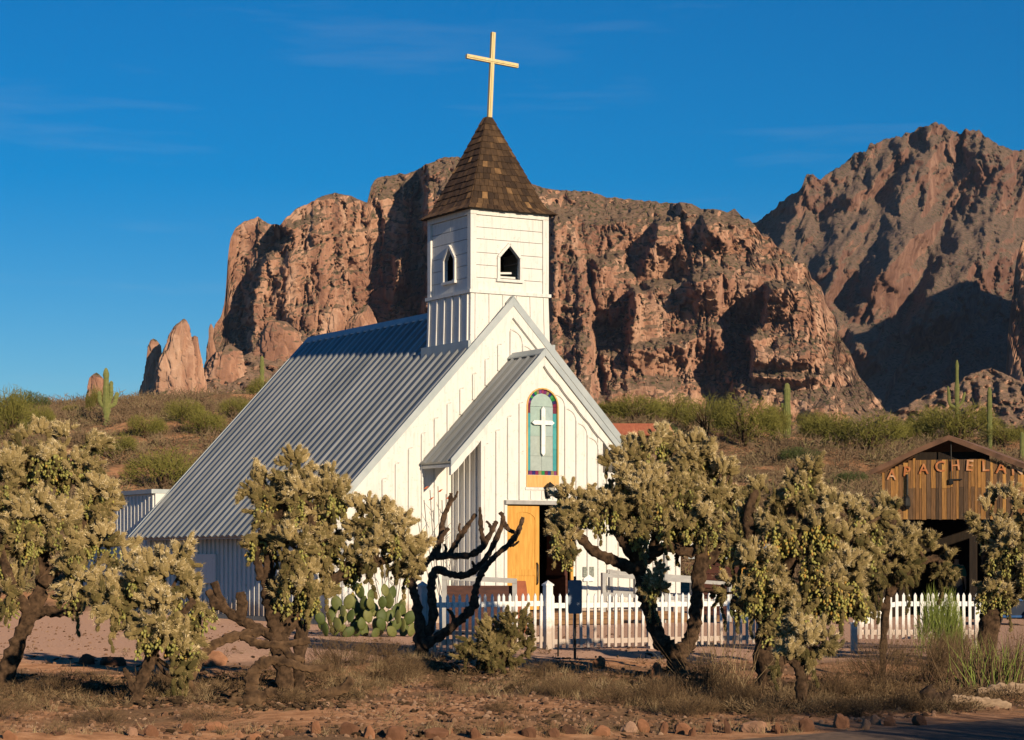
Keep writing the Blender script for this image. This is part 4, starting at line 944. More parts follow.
# blue framed cart at the barn, seen low behind the right cholla
bc = ray(1012, 620, 54.0); cart = thing('cart', 'dark blue framed cart low behind the right-hand cholla', 'cart', (bc.x, bc.y, 0), math.radians(-8))
mb = MB(); mb.box(-.7, .8, 0, .9, 0.22, 0.62); cb = mb.build('cart_bed', M['navy'], cart)
mb = MB(); mb.box(-.75, .85, -.04, 0, 0.60, 0.65); mb.box(-.75, .85, -.04, 0, 0.2, 0.25)
for xx in (-.75, .80): mb.box(xx, xx + .05, -.045, -.001, .25, .60)
mb.build('cart_frame', M['blue_metal'], cart)
for xx in (-.45, .5):
    mb = MB()
    for i in range(16):
        a, b = 2 * math.pi * i / 16, 2 * math.pi * (i + 1) / 16; mb.bar((xx + .2 * math.cos(a), -.09, .2 + .2 * math.sin(a)), (xx + .2 * math.cos(b), -.09, .2 + .2 * math.sin(b)), .06, .04, (0, 1, 0))
    for i in range(3): a = math.pi * i / 3; mb.bar((xx + .19 * math.cos(a), -.09, .2 + .19 * math.sin(a)), (xx - .19 * math.cos(a), -.09, .2 - .19 * math.sin(a)), .025, .025, (0, 1, 0))
    mb.build('wheel', M['black_iron'], cart)

# small dark red shed with a grey roof, between the two big chollas
sh = ray(735, 617, 61.0); hut = thing('hut', 'small red-brown wooden hut with grey tin roof glimpsed behind the middle chollas', 'hut', (sh.x, sh.y, 0), math.radians(-10))
mb = MB()
for i in range(8): mb.box(-.95, 1.05, 0, 2.0, .02 + .2 * i, .2 + .2 * i)
hw_ = mb.build('wall', M['red_brown'], hut)
mb = MB(); mb.box(.18, .28, -.06, -.002, 0, 1.62); mb.box(-1.0, -.9, -.06, -.002, 0, 1.62); mb.build('post', M['pine'], hut)
mb = MB(); mb.prism([(-.35, 1.62), (2.3, 1.98), (2.3, 2.04), (-.35, 1.69)], -1.25, 1.3, 'x'); mb.build('roof', M['tin_trim'], hut)

# clay-roofed house showing beyond the church's right eave
hs = ray(640, 440, 96.0); hb_z = gz(hs.x, hs.y)
house = thing('house', 'low building with a red clay roof beyond the right eave of the church', 'house', (hs.x, hs.y, hb_z), math.radians(4))
top = CAM_H + (HORIZ - 421) / F_PX * 96 - hb_z
mb = MB(); mb.box(-2.6, 1.3, 0.4, 3.0, -1.2, max(.5, top - .62)); mb.build('wall', M['adobe'], house)
mb = MB(); mb.prism([(0, top - .55), (1.7, top), (3.4, top - .55), (3.4, top - .62), (1.7, top - .08), (0, top - .62)], -2.8, 1.5, 'x'); mb.build('roof', M['tile'], house)

# ------------------------------------------------------------------ fences
def fence(name, label, P, Q, n, h=1.02, post_ends=(True, True), posts_at=(), sag=None, rail_h=(0.18, 0.80), post_h=1.16, pw=0.05, clear=0.06, postw=.13):
    """White picket fence from P to Q (ground points)."""
    P, Q = Vector((P[0], P[1], 0)), Vector((Q[0], Q[1], 0)); d = Q - P; L = d.length; a = math.atan2(d.y, d.x)
    root = thing(name, label, 'fence', P, a, 'white picket fences')
    tmpl = {}
    for i in range(n):
        x = L * (i + .5) / n; hh = h * (sag(x / L) if sag else 1.0); key = round(hh, 2)
        if key not in tmpl:
            mb = MB(); mb.prism([(-pw / 2, clear), (pw / 2, clear), (pw / 2, key - .05), (0, key), (-pw / 2, key - .05)], -0.012, 0.012); o = mb.build('picket', M['fence_white'], root); tmpl[key] = o
        else: o = tmpl[key].copy(); C.objects.link(o)
        o.location = (x, -0.028, 0); o.rotation_euler = (random.uniform(-.012, .012), random.uniform(-.016, .016), 0)
    for z in rail_h:
        mb = MB()
        if sag and z > .5:
            m = 16
            for i in range(m):
                t0, t1 = i / m, (i + 1) / m; mb.bar((L * t0, 0, h * sag(t0) - .2), (L * t1, 0, h * sag(t1) - .2), .03, .085)
        else: mb.box(0, L, -0.015, 0.02, z - .045, z + .045)
        mb.build('rail', M['fence_white'], root)
    xs = ([0.0] if post_ends[0] else []) + list(posts_at) + ([L] if post_ends[1] else [])
    pm = None
    for x in xs:
        if pm is None:
            mb = MB(); w = postw / 2; mb.box(-w, w, -w + .01, w + .01, 0, post_h); mb.box(-w - .015, w + .015, -w - .005, w + .025, post_h, post_h + .03)
            mb.add([(-w - .01, -w, post_h + .03), (w + .01, -w, post_h + .03), (w + .01, w + .02, post_h + .03), (-w - .01, w + .02, post_h + .03), (0, .01, post_h + .10)], [(3, 2, 1, 0), (0, 1, 4), (1, 2, 4), (2, 3, 4), (3, 0, 4)])
            pm = mb.build('post', M['fence_white'], root); o = pm
        else: o = pm.copy(); C.objects.link(o)
        o.location = (x, 0.03, 0)
    return root
def gp(px, py): d = CAM_H * F_PX / (py - HORIZ); return Vector(((px - 512) / F_PX * d, d, 0))
A0 = gp(549, 651.5)
fence('picket_fence', 'shaded white picket fence behind the dead cholla, left of the tall corner post', gp(424, 655.5), A0 - Vector((.11, 0, 0)), 19, 1.03, (True, False), rail_h=(.22, .85))
fence('picket_fence', 'sunlit white picket fence in front of the church door, right of the tall corner post', A0, gp(762, 646.5), 32, 1.02, (True, True), (2.16,), rail_h=(.17, .81))
fence('picket_fence', 'white picket gate panel with tops sweeping down at its left, in front of the barn', gp(851, 650), gp(979, 650), 21, 1.03, (False, True), sag=lambda t: 0.56 + 0.44 * sstep(0.0, 0.36, np.array(t)).item(), rail_h=(.32, .8), post_h=.9, clear=.2)
for px, lab in ((853, 'short white post at the low left end of the gate panel'), (950, 'short white post before the green broom bush')):
    p = gp(px, 652.5); mb = MB(); mb.box(-.055, .055, -.055, .055, 0, .5); mb.box(-.07, .07, -.07, .07, .5, .53)
    o = mb.build('fence_post', M['fence_white']); o.location = (p.x, p.y - .12, 0); tag(o, lab, 'post')

# dark display stand in front of the porch
ds = gp(486, 640); ds = ray(482, 600, 47.0); stand = thing('display_stand', 'dark red-brown wooden stand with grey frame behind the shaded fence', 'stand', (ds.x, ds.y, 0), math.radians(2))
zt = CAM_H - (580 - HORIZ) / F_PX * 47
mb = MB(); mb.box(-.74, .66, 0.1, .16, 0.12, zt - .12); mb.build('back_panel', M['red_brown'], stand)
mb = MB(); mb.prism([(.68, zt - .02), (.93, zt - .02), (1.08, .05), (.80, .05)], .12, .2); mb.build('side_panel', M['rust_red'], stand)
mb = MB(); mb.bar((-.85, 0, zt + .06), (.74, 0, zt - .02), .14, .1); mb.build('top_rail', M['grey_rail'], stand)
for xx in (-.80, .69):
    mb = MB(); mb.box(xx - .05, xx + .05, -.05, .05, 0, zt - .05 + (.06 if xx < 0 else 0)); mb.build('leg', M['grey_rail'], stand)

# sign seen from behind, and a thin stake
sp_ = gp(575, 661); sg = thing('sign', 'dark blue-grey sheet sign on a thin dark post in front of the fence', 'sign', (sp_.x, sp_.y, 0), math.radians(4))
mb = MB(); mb.box(-.02, .02, .0, .035, 0, 1.36); mb.build('post', M['black_iron'], sg)
mb = MB(); w, z0, z1 = .112, .76, 1.30; mb.prism([(-w, z0 + .02), (-w + .02, z0), (w - .02, z0), (w, z0 + .02), (w, z1 - .02), (w - .02, z1), (-w + .02, z1), (-w, z1 - .02)], -.008, -.002); mb.build('sign_panel', M['sign'], sg)
p = gp(558, 657); mb = MB(); mb.tube([(0, 0, 0), (0.005, 0, .3), (0, 0, .56)], [.016, .014, .006], 6); o = mb.build('stake', M['black_iron']); o.location = (p.x, p.y, 0); tag(o, 'thin dark stake in the ground left of the blue-grey sign', 'stake')

# ------------------------------------------------------------------ chain-fruit chollas
def joint_template():
    k, rings = 6, [(0.0, .55), (.18, .95), (.62, 1.0), (.92, .62)]
    v = [(math.cos(2 * math.pi * j / k) * r, math.sin(2 * math.pi * j / k) * r, z) for z, r in rings for j in range(k)] + [(0, 0, 1.0)]
    q = [(i * k + j, i * k + (j + 1) % k, (i + 1) * k + (j + 1) % k, (i + 1) * k + j) for i in range(3) for j in range(k)]
    t = [(18 + j, 18 + (j + 1) % k, 24) for j in range(k)]
    return np.array(v), [np.array(q), np.array(t)]
def spine_template(n, seed):
    r = np.random.default_rng(seed); v = []; f = []
    for i in range(n):
        z = r.uniform(.05, 1.0); a = r.uniform(0, 2 * np.pi); o = np.array([math.cos(a), math.sin(a), 0]); u = np.array([0, 0, 1.0])
        p = o * .85 + u * z; d = o * r.uniform(.5, 1.1) + u * r.uniform(.0, .42); tn = np.array([-math.sin(a), math.cos(a), 0]) * .5 + u * r.uniform(-.14, .14)
        w = r.uniform(.09, .14); b = len(v); v += [p - tn * w * 1.4, p + tn * w * 1.4, p + d * r.uniform(.85, 1.35)]; f.append((b, b + 1, b + 2))
    return np.array(v), [np.array(f)]
JT = joint_template(); ST = [spine_template(40, s) for s in (1, 2, 3)]
def fruit_template():
    k = 6; rings = [(0.0, .5), (.35, 1.0), (.8, .75)]
    v = [(math.cos(2 * math.pi * j / k) * r, math.sin(2 * math.pi * j / k) * r, z) for z, r in rings for j in range(k)] + [(0, 0, 1.0), (0, 0, -.05)]
    q = [(i * k + j, i * k + (j + 1) % k, (i + 1) * k + (j + 1) % k, (i + 1) * k + j) for i in range(2) for j in range(k)]
    return np.array(v), [np.array(q), np.array([(12 + j, 12 + (j + 1) % k, 18) for j in range(k)] + [(j, (j + 1) % k, 19) for j in range(k)])]
FT = fruit_template()

def smooth_line(pts, rad, per=5):
    """Catmull-Rom through points (with radii), with slight knots."""
    P = [Vector(p) for p in pts]; n = len(P); out = []; rr = []
    for i in range(n - 1):
        p0, p1, p2, p3 = P[max(i - 1, 0)], P[i], P[i + 1], P[min(i + 2, n - 1)]
        for j in range(per):
            t = j / per
            out.append(0.5 * ((2 * p1) + (p2 - p0) * t + (2 * p0 - 5 * p1 + 4 * p2 - p3) * t * t + (3 * p1 - p0 - 3 * p2 + p3) * t ** 3))
            rr.append((rad[i] * (1 - t) + rad[i + 1] * t) * random.uniform(.80, 1.2))
    out.append(P[-1]); rr.append(rad[-1]); return out, rr

def cholla(label, base, limbs, clumps, dead=(), fruit=1.0, tone=0.0, size=1.0, group='chain-fruit chollas before the church', d=None, cname='cholla', dens=1.0):
    """base, limbs and clumps are laid out in metres from picture measurements at the plant's own distance."""
    b = G(*base) if d is None else ray(base[0], base[1], d)
    d = b.y; s = d / F_PX
    root = thing(cname, label, 'cholla cactus', b, 0, group)
    L = lambda px, py, dz=0.0: ray(px, py, d + dz) - b
    mb = MB(); tips = []
    for lb in limbs:
        pts = [L(p[0], p[1], p[3] if len(p) > 3 else 0) for p in lb]; rad = [p[2] * s for p in lb]
        if lb is limbs[0]: pts[0].z = -0.1
        o, r = smooth_line(pts, rad, 8); mb.tube(o, r, 11, None, .42); tips += o
    jd, jp, jl, jr, jv, jk = [], [], [], [], [], []; fp, fs_, fv, fd = [], [], [], []
    def joint(p, dr, ln, rad, val): jp.append(p); jd.append(dr); jl.append(ln); jr.append(rad); jv.append(val)
    for (px, py, dz, rx, rz, fr) in clumps:
        cc = np.array(L(px, py, dz)); R = np.array([rx * s, (rx + rz) * .45 * s, rz * s]) * .88; tw = .13 * size
        area = 4 * np.pi * ((R[0] * R[2]) ** 1.6 / 3 + (R[0] * R[1]) ** 1.6 / 3 + (R[1] * R[2]) ** 1.6 / 3) ** (1 / 1.6)
        n = max(6, int(area / (.054 * size * size) * dens))
        near = min(tips, key=lambda t: (t - Vector(cc)).length)
        nk = max(4, n // 8); cand = rnd_dirs(nk * 3); cents = [cand[0]]                # evenly spread knots of joints with gaps between them
        while len(cents) < nk:
            q_ = np.array(cents); dd_ = np.min(np.linalg.norm(cand[:, None] - q_[None], axis=2), axis=1); cents.append(cand[int(np.argmax(dd_ * RNG.uniform(.7, 1, len(cand))))])
        for i_ in range(n):
            u = cents[i_ % len(cents)]; kc = cc + u * R * (.50 + .36 * _hash(np.array(i_ % len(cents)), np.array(int(px)), 5))
            o_ = RNG.normal(0, 1, 3); o_ /= np.linalg.norm(o_); o_[2] = abs(o_[2]) * (1 if random.random() < .72 else -1); p = kc + o_ * .125 * size * np.array([1, 1, .8])
            out = u * .55 + o_ * .6 + np.array([0, 0, .5 if u[2] > -.2 else -.4])
            if random.random() < .16:
                m = (near + Vector(p)) / 2 + Vector((0, 0, -.06)); mb.tube([near, m, Vector(p)], [.03 * size, .024 * size, .016 * size], 5)
            tv = np.clip(.46 + .22 * u[2] + .34 * o_[2] + random.uniform(-.22, .22) + tone, 0, 1)  # lower joints darker: their age and the crown's shade in one tone
            for _ in range(random.randint(7, 10)):
                dr = out + RNG.normal(0, .58, 3); dr /= np.linalg.norm(dr)
                ln = random.uniform(.085, .15) * size; p0 = p + dr * .02 + RNG.normal(0, .028, 3) * size
                joint(p0, dr, ln, random.uniform(.028, .038) * size, tv)
                if random.random() < .4:
                    d2 = dr + RNG.normal(0, .6, 3) + np.array([0, 0, .25]); d2 /= np.linalg.norm(d2); joint(p0 + dr * ln * .9, d2, ln * random.uniform(.55, .8), .028 * size, min(1, tv + .15))
            if o_[2] < .25 and random.random() < .62:                            # drooping chain of old joints
                c = p.copy()
                for k in range(random.randint(3, 6)):
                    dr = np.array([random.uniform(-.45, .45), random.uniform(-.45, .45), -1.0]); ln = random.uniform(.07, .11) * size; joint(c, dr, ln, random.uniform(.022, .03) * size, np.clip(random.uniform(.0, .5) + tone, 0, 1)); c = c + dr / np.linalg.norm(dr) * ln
            if fr and u[2] < .6 and o_[2] < .4 and random.random() < .8 * fr * fruit:
                for _ in range(random.randint(3, 7) if fr < 1.5 else random.randint(6, 10)):
                    c = p + RNG.normal(0, .06, 3) * size
                    for k in range(random.randint(3, 7)):
                        c = c + np.array([random.uniform(-.018, .018), random.uniform(-.018, .018), -random.uniform(.026, .04)]) * size
                        if k < 3 and random.random() < .3: joint(c, np.array([random.uniform(-.4, .4), random.uniform(-.4, .4), -.8]), .09 * size, .02 * size, .25)
                        for _ in range(2):
                            fp.append(c + RNG.normal(0, .016, 3) * size); fd.append((random.uniform(-.7, .7), random.uniform(-.7, .7), -1)); fs_.append(random.uniform(.8, 1.2) * size); fv.append(np.clip(random.gauss(.5, .22), 0, 1) if fr < 1.5 else np.clip(random.gauss(.7, .25), 0, 1))
    for lb in dead:
        pts = [L(p[0], p[1], p[3] if len(p) > 3 else 0) for p in lb]; o, r = smooth_line(pts, [p[2] * s for p in lb]); mb.tube(o, r, 8, None, .35)
    mb.build('trunk', M['bark'], root, True)
    jp, jd, jl, jr, jv = (np.array(a) for a in (jp, jd, jl, jr, jv)); N = len(jp)
    Rm = rot_to(jd, RNG.uniform(0, 6.28, N)); S = np.stack([jr, jr, jl], 1); RS = Rm * S[:, None, :]
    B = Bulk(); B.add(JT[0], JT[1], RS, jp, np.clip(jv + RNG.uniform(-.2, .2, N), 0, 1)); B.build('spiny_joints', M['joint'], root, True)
    B = Bulk(); w = RNG.integers(0, 3, N)
    for k in range(3):
        m = w == k; B.add(ST[k][0], ST[k][1], RS[m], jp[m], np.clip(jv[m] + RNG.uniform(-.2, .2, m.sum()), 0, 1))
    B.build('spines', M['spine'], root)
    if fp:
        fs_ = np.array(fs_); B = Bulk(); B.add(FT[0], FT[1], rot_to(np.array(fd)) * (fs_[:, None] * np.array([[.0155, .0155, .04]]))[:, None, :], np.array(fp), np.array(fv)); B.build('fruit', M['fruit'], root, True)
    return root

cholla('large cholla at the left edge with leaning trunk and one limb reaching right', (2, 685),
    [[(0, 686, 9), (16, 648, 8), (30, 615, 8), (42, 585, 7, .1), (44, 550, 6, .2), (38, 505, 5, .2)], [(28, 618, 6), (45, 611, 5.5), (62, 612, 5), (80, 606, 4.5, -.1), (92, 590, 3.5, -.1)],
     [(42, 585, 6), (66, 555, 5, .1), (82, 520, 4, .1), (78, 480, 3.5, .1)], [(30, 615, 6), (10, 580, 5, -.2), (0, 540, 4, -.2), (5, 500, 3.5, -.1)], [(0, 540, 4), (-30, 510, 4), (-40, 490, 3)]],
    [(12, 482, 0, 36, 38, .7), (66, 468, .1, 32, 32, .8), (94, 497, .1, 22, 36, 1), (42, 520, -.25, 40, 30, .6), (84, 540, 0, 26, 24, 1), (8, 545, -.2, 30, 26, .7), (-28, 505, 0, 40, 46, .6), (82, 583, -.15, 26, 24, .9), (110, 552, -.05, 20, 18, .8), (40, 448, .2, 22, 18, .3), (78, 442, .15, 16, 14, .3), (4, 590, -.2, 14, 22, .5)], dens=.85)
cholla('small low cholla with leaning trunk, second from the left, before the church eave', (133, 702),
    [[(132, 703, 6), (140, 685, 6), (150, 660, 6.5), (156, 635, 6), (160, 600, 5)], [(152, 655, 5), (135, 630, 4), (125, 605, 3.5)], [(156, 635, 5), (178, 618, 4), (194, 600, 3)], [(136, 696, 4), (128, 676, 3), (124, 668, 2)]],
    [(160, 582, 0, 32, 30, .5), (126, 602, -.1, 26, 24, .8), (194, 600, .1, 16, 28, .9), (178, 562, .1, 22, 18, .3), (160, 622, -.25, 32, 24, 1), (186, 640, -.1, 20, 24, .9), (128, 580, .1, 18, 18, .4), (184, 662, 0, 12, 16, .5)])
cholla('tall two-headed cholla before the church roof and white gable', (284, 690),
    [[(287, 692, 8), (282, 660, 9), (277, 630, 9), (272, 605, 8), (268, 575, 6), (272, 540, 5), (285, 500, 4)], [(279, 640, 8), (297, 612, 7), (305, 585, 6), (310, 550, 5), (312, 505, 4)], [(300, 605, 6), (334, 580, 5.5), (362, 567, 5), (392, 557, 4), (408, 545, 3)], [(262, 580, 5), (258, 560, 4), (262, 530, 4)], [(300, 690, 6), (299, 660, 6), (303, 620, 6)]],
    [(278, 505, .1, 30, 30, .6), (310, 500, 0, 32, 32, .8), (300, 475, .1, 22, 18, .3), (272, 535, 0, 24, 22, .9), (322, 535, .1, 26, 28, .9), (296, 548, -.3, 26, 26, .5), (308, 590, -.25, 24, 30, .5), (364, 522, 0, 26, 26, .7), (396, 532, 0, 26, 28, .8), (414, 556, .05, 16, 24, 1), (374, 552, -.15, 24, 16, .5), (336, 562, .1, 18, 16, .6), (262, 490, .1, 16, 18, .3), (330, 490, .1, 16, 18, .3)],
    dead=[[(280, 640, 6), (258, 628, 5.5), (238, 619, 5), (224, 606, 4.5), (214, 582, 4)], [(240, 620, 5), (242, 606, 6), (240, 592, 4)], [(226, 608, 5), (216, 604, 6), (208, 590, 3)]])
cholla('big forked cholla in front of the right half of the chapel and the sunlit fence', (682, 672),
    [[(682, 674, 12), (674, 655, 10), (660, 640, 8), (651, 615, 7), (643, 588, 7), (638, 562, 7), (632, 535, 6), (628, 500, 4)], [(676, 656, 9), (690, 640, 7), (696, 610, 7), (699, 575, 7), (704, 540, 5), (708, 500, 4)], [(640, 570, 6), (612, 560, 5.5, -.1), (590, 548, 5, -.1), (575, 528, 4, -.1), (568, 512, 3)], [(638, 560, 6), (622, 540, 5, -.3), (614, 520, 4.5, -.3), (610, 500, 3, -.3)], [(642, 562, 6), (665, 547, 5.5, -.2), (690, 552, 5, -.2), (698, 545, 4)], [(700, 570, 5), (722, 545, 4), (728, 520, 3)], [(650, 560, 5), (660, 520, 4.5), (662, 470, 4)]],
    [(644, 450, .1, 26, 18, .4), (622, 462, .1, 16, 16, .3), (690, 456, .1, 30, 24, .6), (622, 482, 0, 30, 26, .6), (716, 488, .1, 24, 34, .9), (660, 496, -.3, 34, 26, .7), (598, 508, -.1, 26, 26, 1), (574, 506, 0, 18, 20, .8), (690, 522, -.25, 32, 28, .9), (568, 536, 0, 10, 34, 1.2), (640, 515, -.3, 26, 26, .9), (724, 535, .1, 14, 26, .9), (676, 485, -.15, 26, 22, .7), (640, 488, -.2, 24, 22, .8), (662, 520, .2, 30, 22, .8), (670, 440, .15, 20, 10, .2), (654, 588, -.1, 9, 16, .3), (732, 590, .1, 12, 20, .5)])
cholla('widest cholla, a tangled mass hung with yellow fruit left of the barn', (770, 692),
    [[(773, 694, 16), (768, 655, 15), (772, 615, 12), (782, 570, 10), (792, 530, 8), (798, 490, 5)], [(770, 640, 10), (798, 605, 8), (828, 572, 7), (852, 540, 6), (862, 505, 4)], [(772, 600, 8), (756, 560, 6), (748, 520, 5), (756, 490, 4)], [(780, 580, 7), (800, 545, 6, -.3), (808, 520, 5, -.3)], [(800, 604, 6), (820, 610, 5), (836, 590, 4)], [(770, 625, 6), (745, 606, 5), (732, 598, 3)]],
    [(800, 490, .1, 26, 24, .5), (764, 502, .15, 26, 26, .5), (748, 540, .1, 16, 34, .8), (802, 535, -.3, 34, 36, 1.6), (768, 570, -.2, 24, 40, 1.7), (838, 515, .1, 22, 24, .5), (846, 545, -.1, 28, 26, .8), (832, 584, -.35, 32, 32, 1.6), (790, 602, -.3, 22, 20, .8), (864, 520, .1, 19, 22, .4), (762, 606, -.1, 9, 28, .8), (850, 590, 0, 18, 28, .9), (808, 472, .1, 13, 11, .2)], fruit=1.0, dens=.8, tone=-.06)
cholla('drooping greyish cholla between the widest cholla and the barn opening', (884, 676),
    [[(882, 676, 3.5), (885, 620, 3.4), (890, 585, 3.4), (896, 550, 4.5), (892, 520, 4)], [(888, 595, 4.5), (908, 570, 4), (928, 560, 3.5), (938, 558, 3)], [(886, 610, 4), (868, 590, 3.5), (862, 560, 3)]],
    [(888, 518, .1, 18, 16, 0), (868, 528, .1, 20, 22, 0), (905, 545, 0, 20, 17, 0), (928, 556, 0, 14, 11, 0), (940, 570, 0, 6, 14, 0), (882, 560, -.2, 20, 20, 0), (905, 566, -.1, 12, 20, 0), (868, 590, 0, 6, 22, 0), (886, 588, 0, 5, 14, 0)], tone=-.3)
cholla('knee-high cholla with a bent neck standing in front of the widest cholla', (802, 707),
    [[(802, 709, 6), (801, 690, 6), (800, 672, 5), (792, 660, 5), (784, 660, 4)], [(801, 682, 5), (810, 664, 4), (814, 646, 3.5)]],
    [(814, 640, 0, 18, 13, 0), (801, 652, 0, 10, 10, 0), (787, 662, -.05, 12, 11, 0), (826, 645, .05, 9, 9, 0), (800, 632, .1, 10, 8, 0)], size=.85)
cholla('large cholla at the right edge below the lettered gable', (985, 664),
    [[(985, 666, 10), (990, 625, 9), (999, 590, 8), (1008, 555, 6), (1008, 520, 4)], [(992, 615, 6), (1022, 585, 6), (1040, 550, 5), (1036, 520, 4)], [(996, 598, 5), (986, 565, 4), (986, 535, 3)]],
    [(1006, 508, .1, 26, 18, .4), (988, 528, 0, 14, 20, .8), (1002, 545, -.25, 24, 26, 1), (1036, 522, .1, 28, 28, .6), (992, 590, -.1, 12, 32, 1.2), (1030, 572, -.2, 28, 28, .9), (1012, 590, -.1, 16, 24, .6), (1052, 560, 0, 26, 40, .6)], dens=.72)
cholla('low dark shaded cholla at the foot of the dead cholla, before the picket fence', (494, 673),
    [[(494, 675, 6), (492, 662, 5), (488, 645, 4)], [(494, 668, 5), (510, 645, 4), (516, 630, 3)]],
    [(478, 645, 0, 20, 13, 0), (502, 636, 0, 22, 16, 0), (516, 622, .05, 11, 9, 0), (494, 656, -.2, 30, 12, 0), (470, 660, -.1, 16, 10, 0), (520, 654, 0, 14, 12, 0)], tone=-.5, size=.85, dens=.8)  # darker green and shade both put into this plant's tone

# ------------------------------------------------------------------ dead wood
def woody(name, label, cat, base, lines, mat, group=None, dd=None, ground_first=True, parts=None):
    b = G(*base) if dd is None else ray(base[0], base[1], dd)
    d = b.y; s = d / F_PX; root = thing(name, label, cat, b, 0, group)
    for i, ln in enumerate(lines):
        mb = MB(); pts = [ray(p[0], p[1], d + (p[3] if len(p) > 3 else 0)) - b for p in ln]
        if ground_first and i == 0: pts[0].z = -.08
        o, r = smooth_line(pts, [p[2] * s for p in ln], 8); mb.tube(o, r, 10, None, .48)
        mb.build('trunk' if i == 0 else 'branch', mat, root, True)
    return root
woody('dead_cholla', 'bare black dead cholla with upswept branches before the chapel door', 'dead cactus', (422, 656),
    [[(423, 657, 7.20), (421, 640, 6.80), (417, 604, 4.40), (412, 582, 4.00), (421, 569, 4.00), (431, 558, 3.60), (447, 556, 3.36), (470, 555, 3.20), (484, 545, 3.04), (494, 526, 2.40), (497, 521, 1.60)],
     [(426, 640, 4.80), (433, 615, 4.40), (431, 588, 4.00), (436, 570, 4.00), (453, 575, 3.68), (468, 574, 3.52), (482, 563, 3.20), (495, 542, 2.80), (503, 520, 2.40), (500, 512, 1.76)],
     [(503, 520, 2.24), (508, 529, 2.08), (516, 533, 1.60)],
     [(424, 645, 5.60, -.1), (443, 634, 4.40, -.2), (462, 618, 4.40, -.3), (473, 606, 4.80, -.3), (476, 588, 3.20, -.3), (482, 572, 3.20, -.3), (493, 558, 2.88, -.3), (508, 545, 2.72, -.3), (518, 532, 2.56, -.3), (523, 517, 1.76, -.3)],
     [(431, 558, 3.20), (440, 540, 3.04, .1), (443, 520, 2.80, .1), (450, 502, 2.56, .1), (451, 493, 1.76, .1)], [(448, 556, 2.72), (457, 541, 2.72, .15), (466, 528, 2.56, .15), (476, 514, 1.92, .15)], [(484, 545, 2.56), (481, 527, 2.08), (480, 507, 1.44)], [(438, 556, 2.40), (440, 540, 2.40, -.1), (449, 528, 1.60, -.1)], [(443, 557, 2.2), (446, 549, 1.6), (444, 544, 1.0)], [(492, 530, 2), (489, 524, 1.4), (486, 521, .9)], [(470, 575, 2.4), (474, 567, 1.6), (472, 561, 1)], [(455, 624, 2.6, -.25), (452, 614, 1.8, -.25), (447, 609, 1.1, -.25)], [(414, 590, 2.4), (408, 583, 1.7), (406, 576, 1)], [(508, 545, 2, -.3), (514, 545, 1.4, -.3), (519, 541, .9, -.3)], [(450, 502, 2, .1), (455, 498, 1.3, .1), (458, 491, .8, .1)], [(462, 535, 1.8, .15), (459, 529, 1.2, .15), (460, 523, .8, .15)]], M['dead_bark'])
woody('fallen_branch', 'long fallen cholla limb with pale broken end lying across the trunk of the two-headed cholla', 'dead wood', (196, 672),
    [[(190, 676, 5), (205, 652, 4.8), (222, 641, 4.8), (244, 634, 4.6), (264, 632, 4)], [(243, 636, 4), (257, 643, 4.3, -.1), (282, 645, 4.2, -.2), (310, 640, 3.2, -.2)], [(282, 646, 3.8, -.2), (290, 655, 3.6, -.25), (304, 661, 2.8, -.3)]], M['fallen_bark'], 'dead cholla wood on the ground', 26.6)
woody('dead_stump', 'upright dead cholla stump with an arching limb, left of the two-headed cholla', 'dead wood', (251, 706),
    [[(250, 710, 11), (252, 694, 9), (251, 682, 7), (258, 667, 5.5), (272, 660, 5), (290, 663, 4.6), (308, 669, 4), (330, 667, 3)], [(254, 704, 6), (265, 694, 5), (276, 691, 4)], [(248, 706, 6), (236, 700, 5), (228, 708, 4)]], M['fallen_bark'], 'dead cholla wood on the ground')
woody('fallen_branch', 'dark dead limb lying low on the ground right of the two-headed cholla', 'dead wood', (314, 697), [[(306, 699, 5), (325, 694, 5), (342, 690, 4.6), (352, 678, 4)]], M['fallen_bark'], 'dead cholla wood on the ground', ground_first=False)
woody('fallen_branch', 'short dark dead branch between the small low cholla and the stump', 'dead wood', (200, 696), [[(202, 697, 3.4), (192, 686, 3.2), (180, 671, 2.6)]], M['fallen_bark'], 'dead cholla wood on the ground')
woody('log', 'pale bleached log lying behind the road edge at the right, the nearer one', 'log', (978, 706), [[(948, 700, 5), (970, 702, 6), (990, 704, 6.5), (1010, 708, 5)]], M['log'], 'bleached logs', ground_first=False)
woody('log', 'pale bleached log at the right edge, the farther one', 'log', (1005, 696), [[(978, 693, 5), (1000, 690, 6), (1030, 688, 6)]], M['log'], 'bleached logs', ground_first=False)
woody('dead_stump', 'dark broken root stump left of the bleached logs', 'dead wood', (934, 706), [[(934, 708, 12), (930, 698, 10), (924, 689, 6)], [(936, 702, 7), (946, 697, 5), (952, 690, 3)], [(928, 704, 6), (920, 706, 4)]], M['dead_bark'], 'dead cholla wood on the ground')

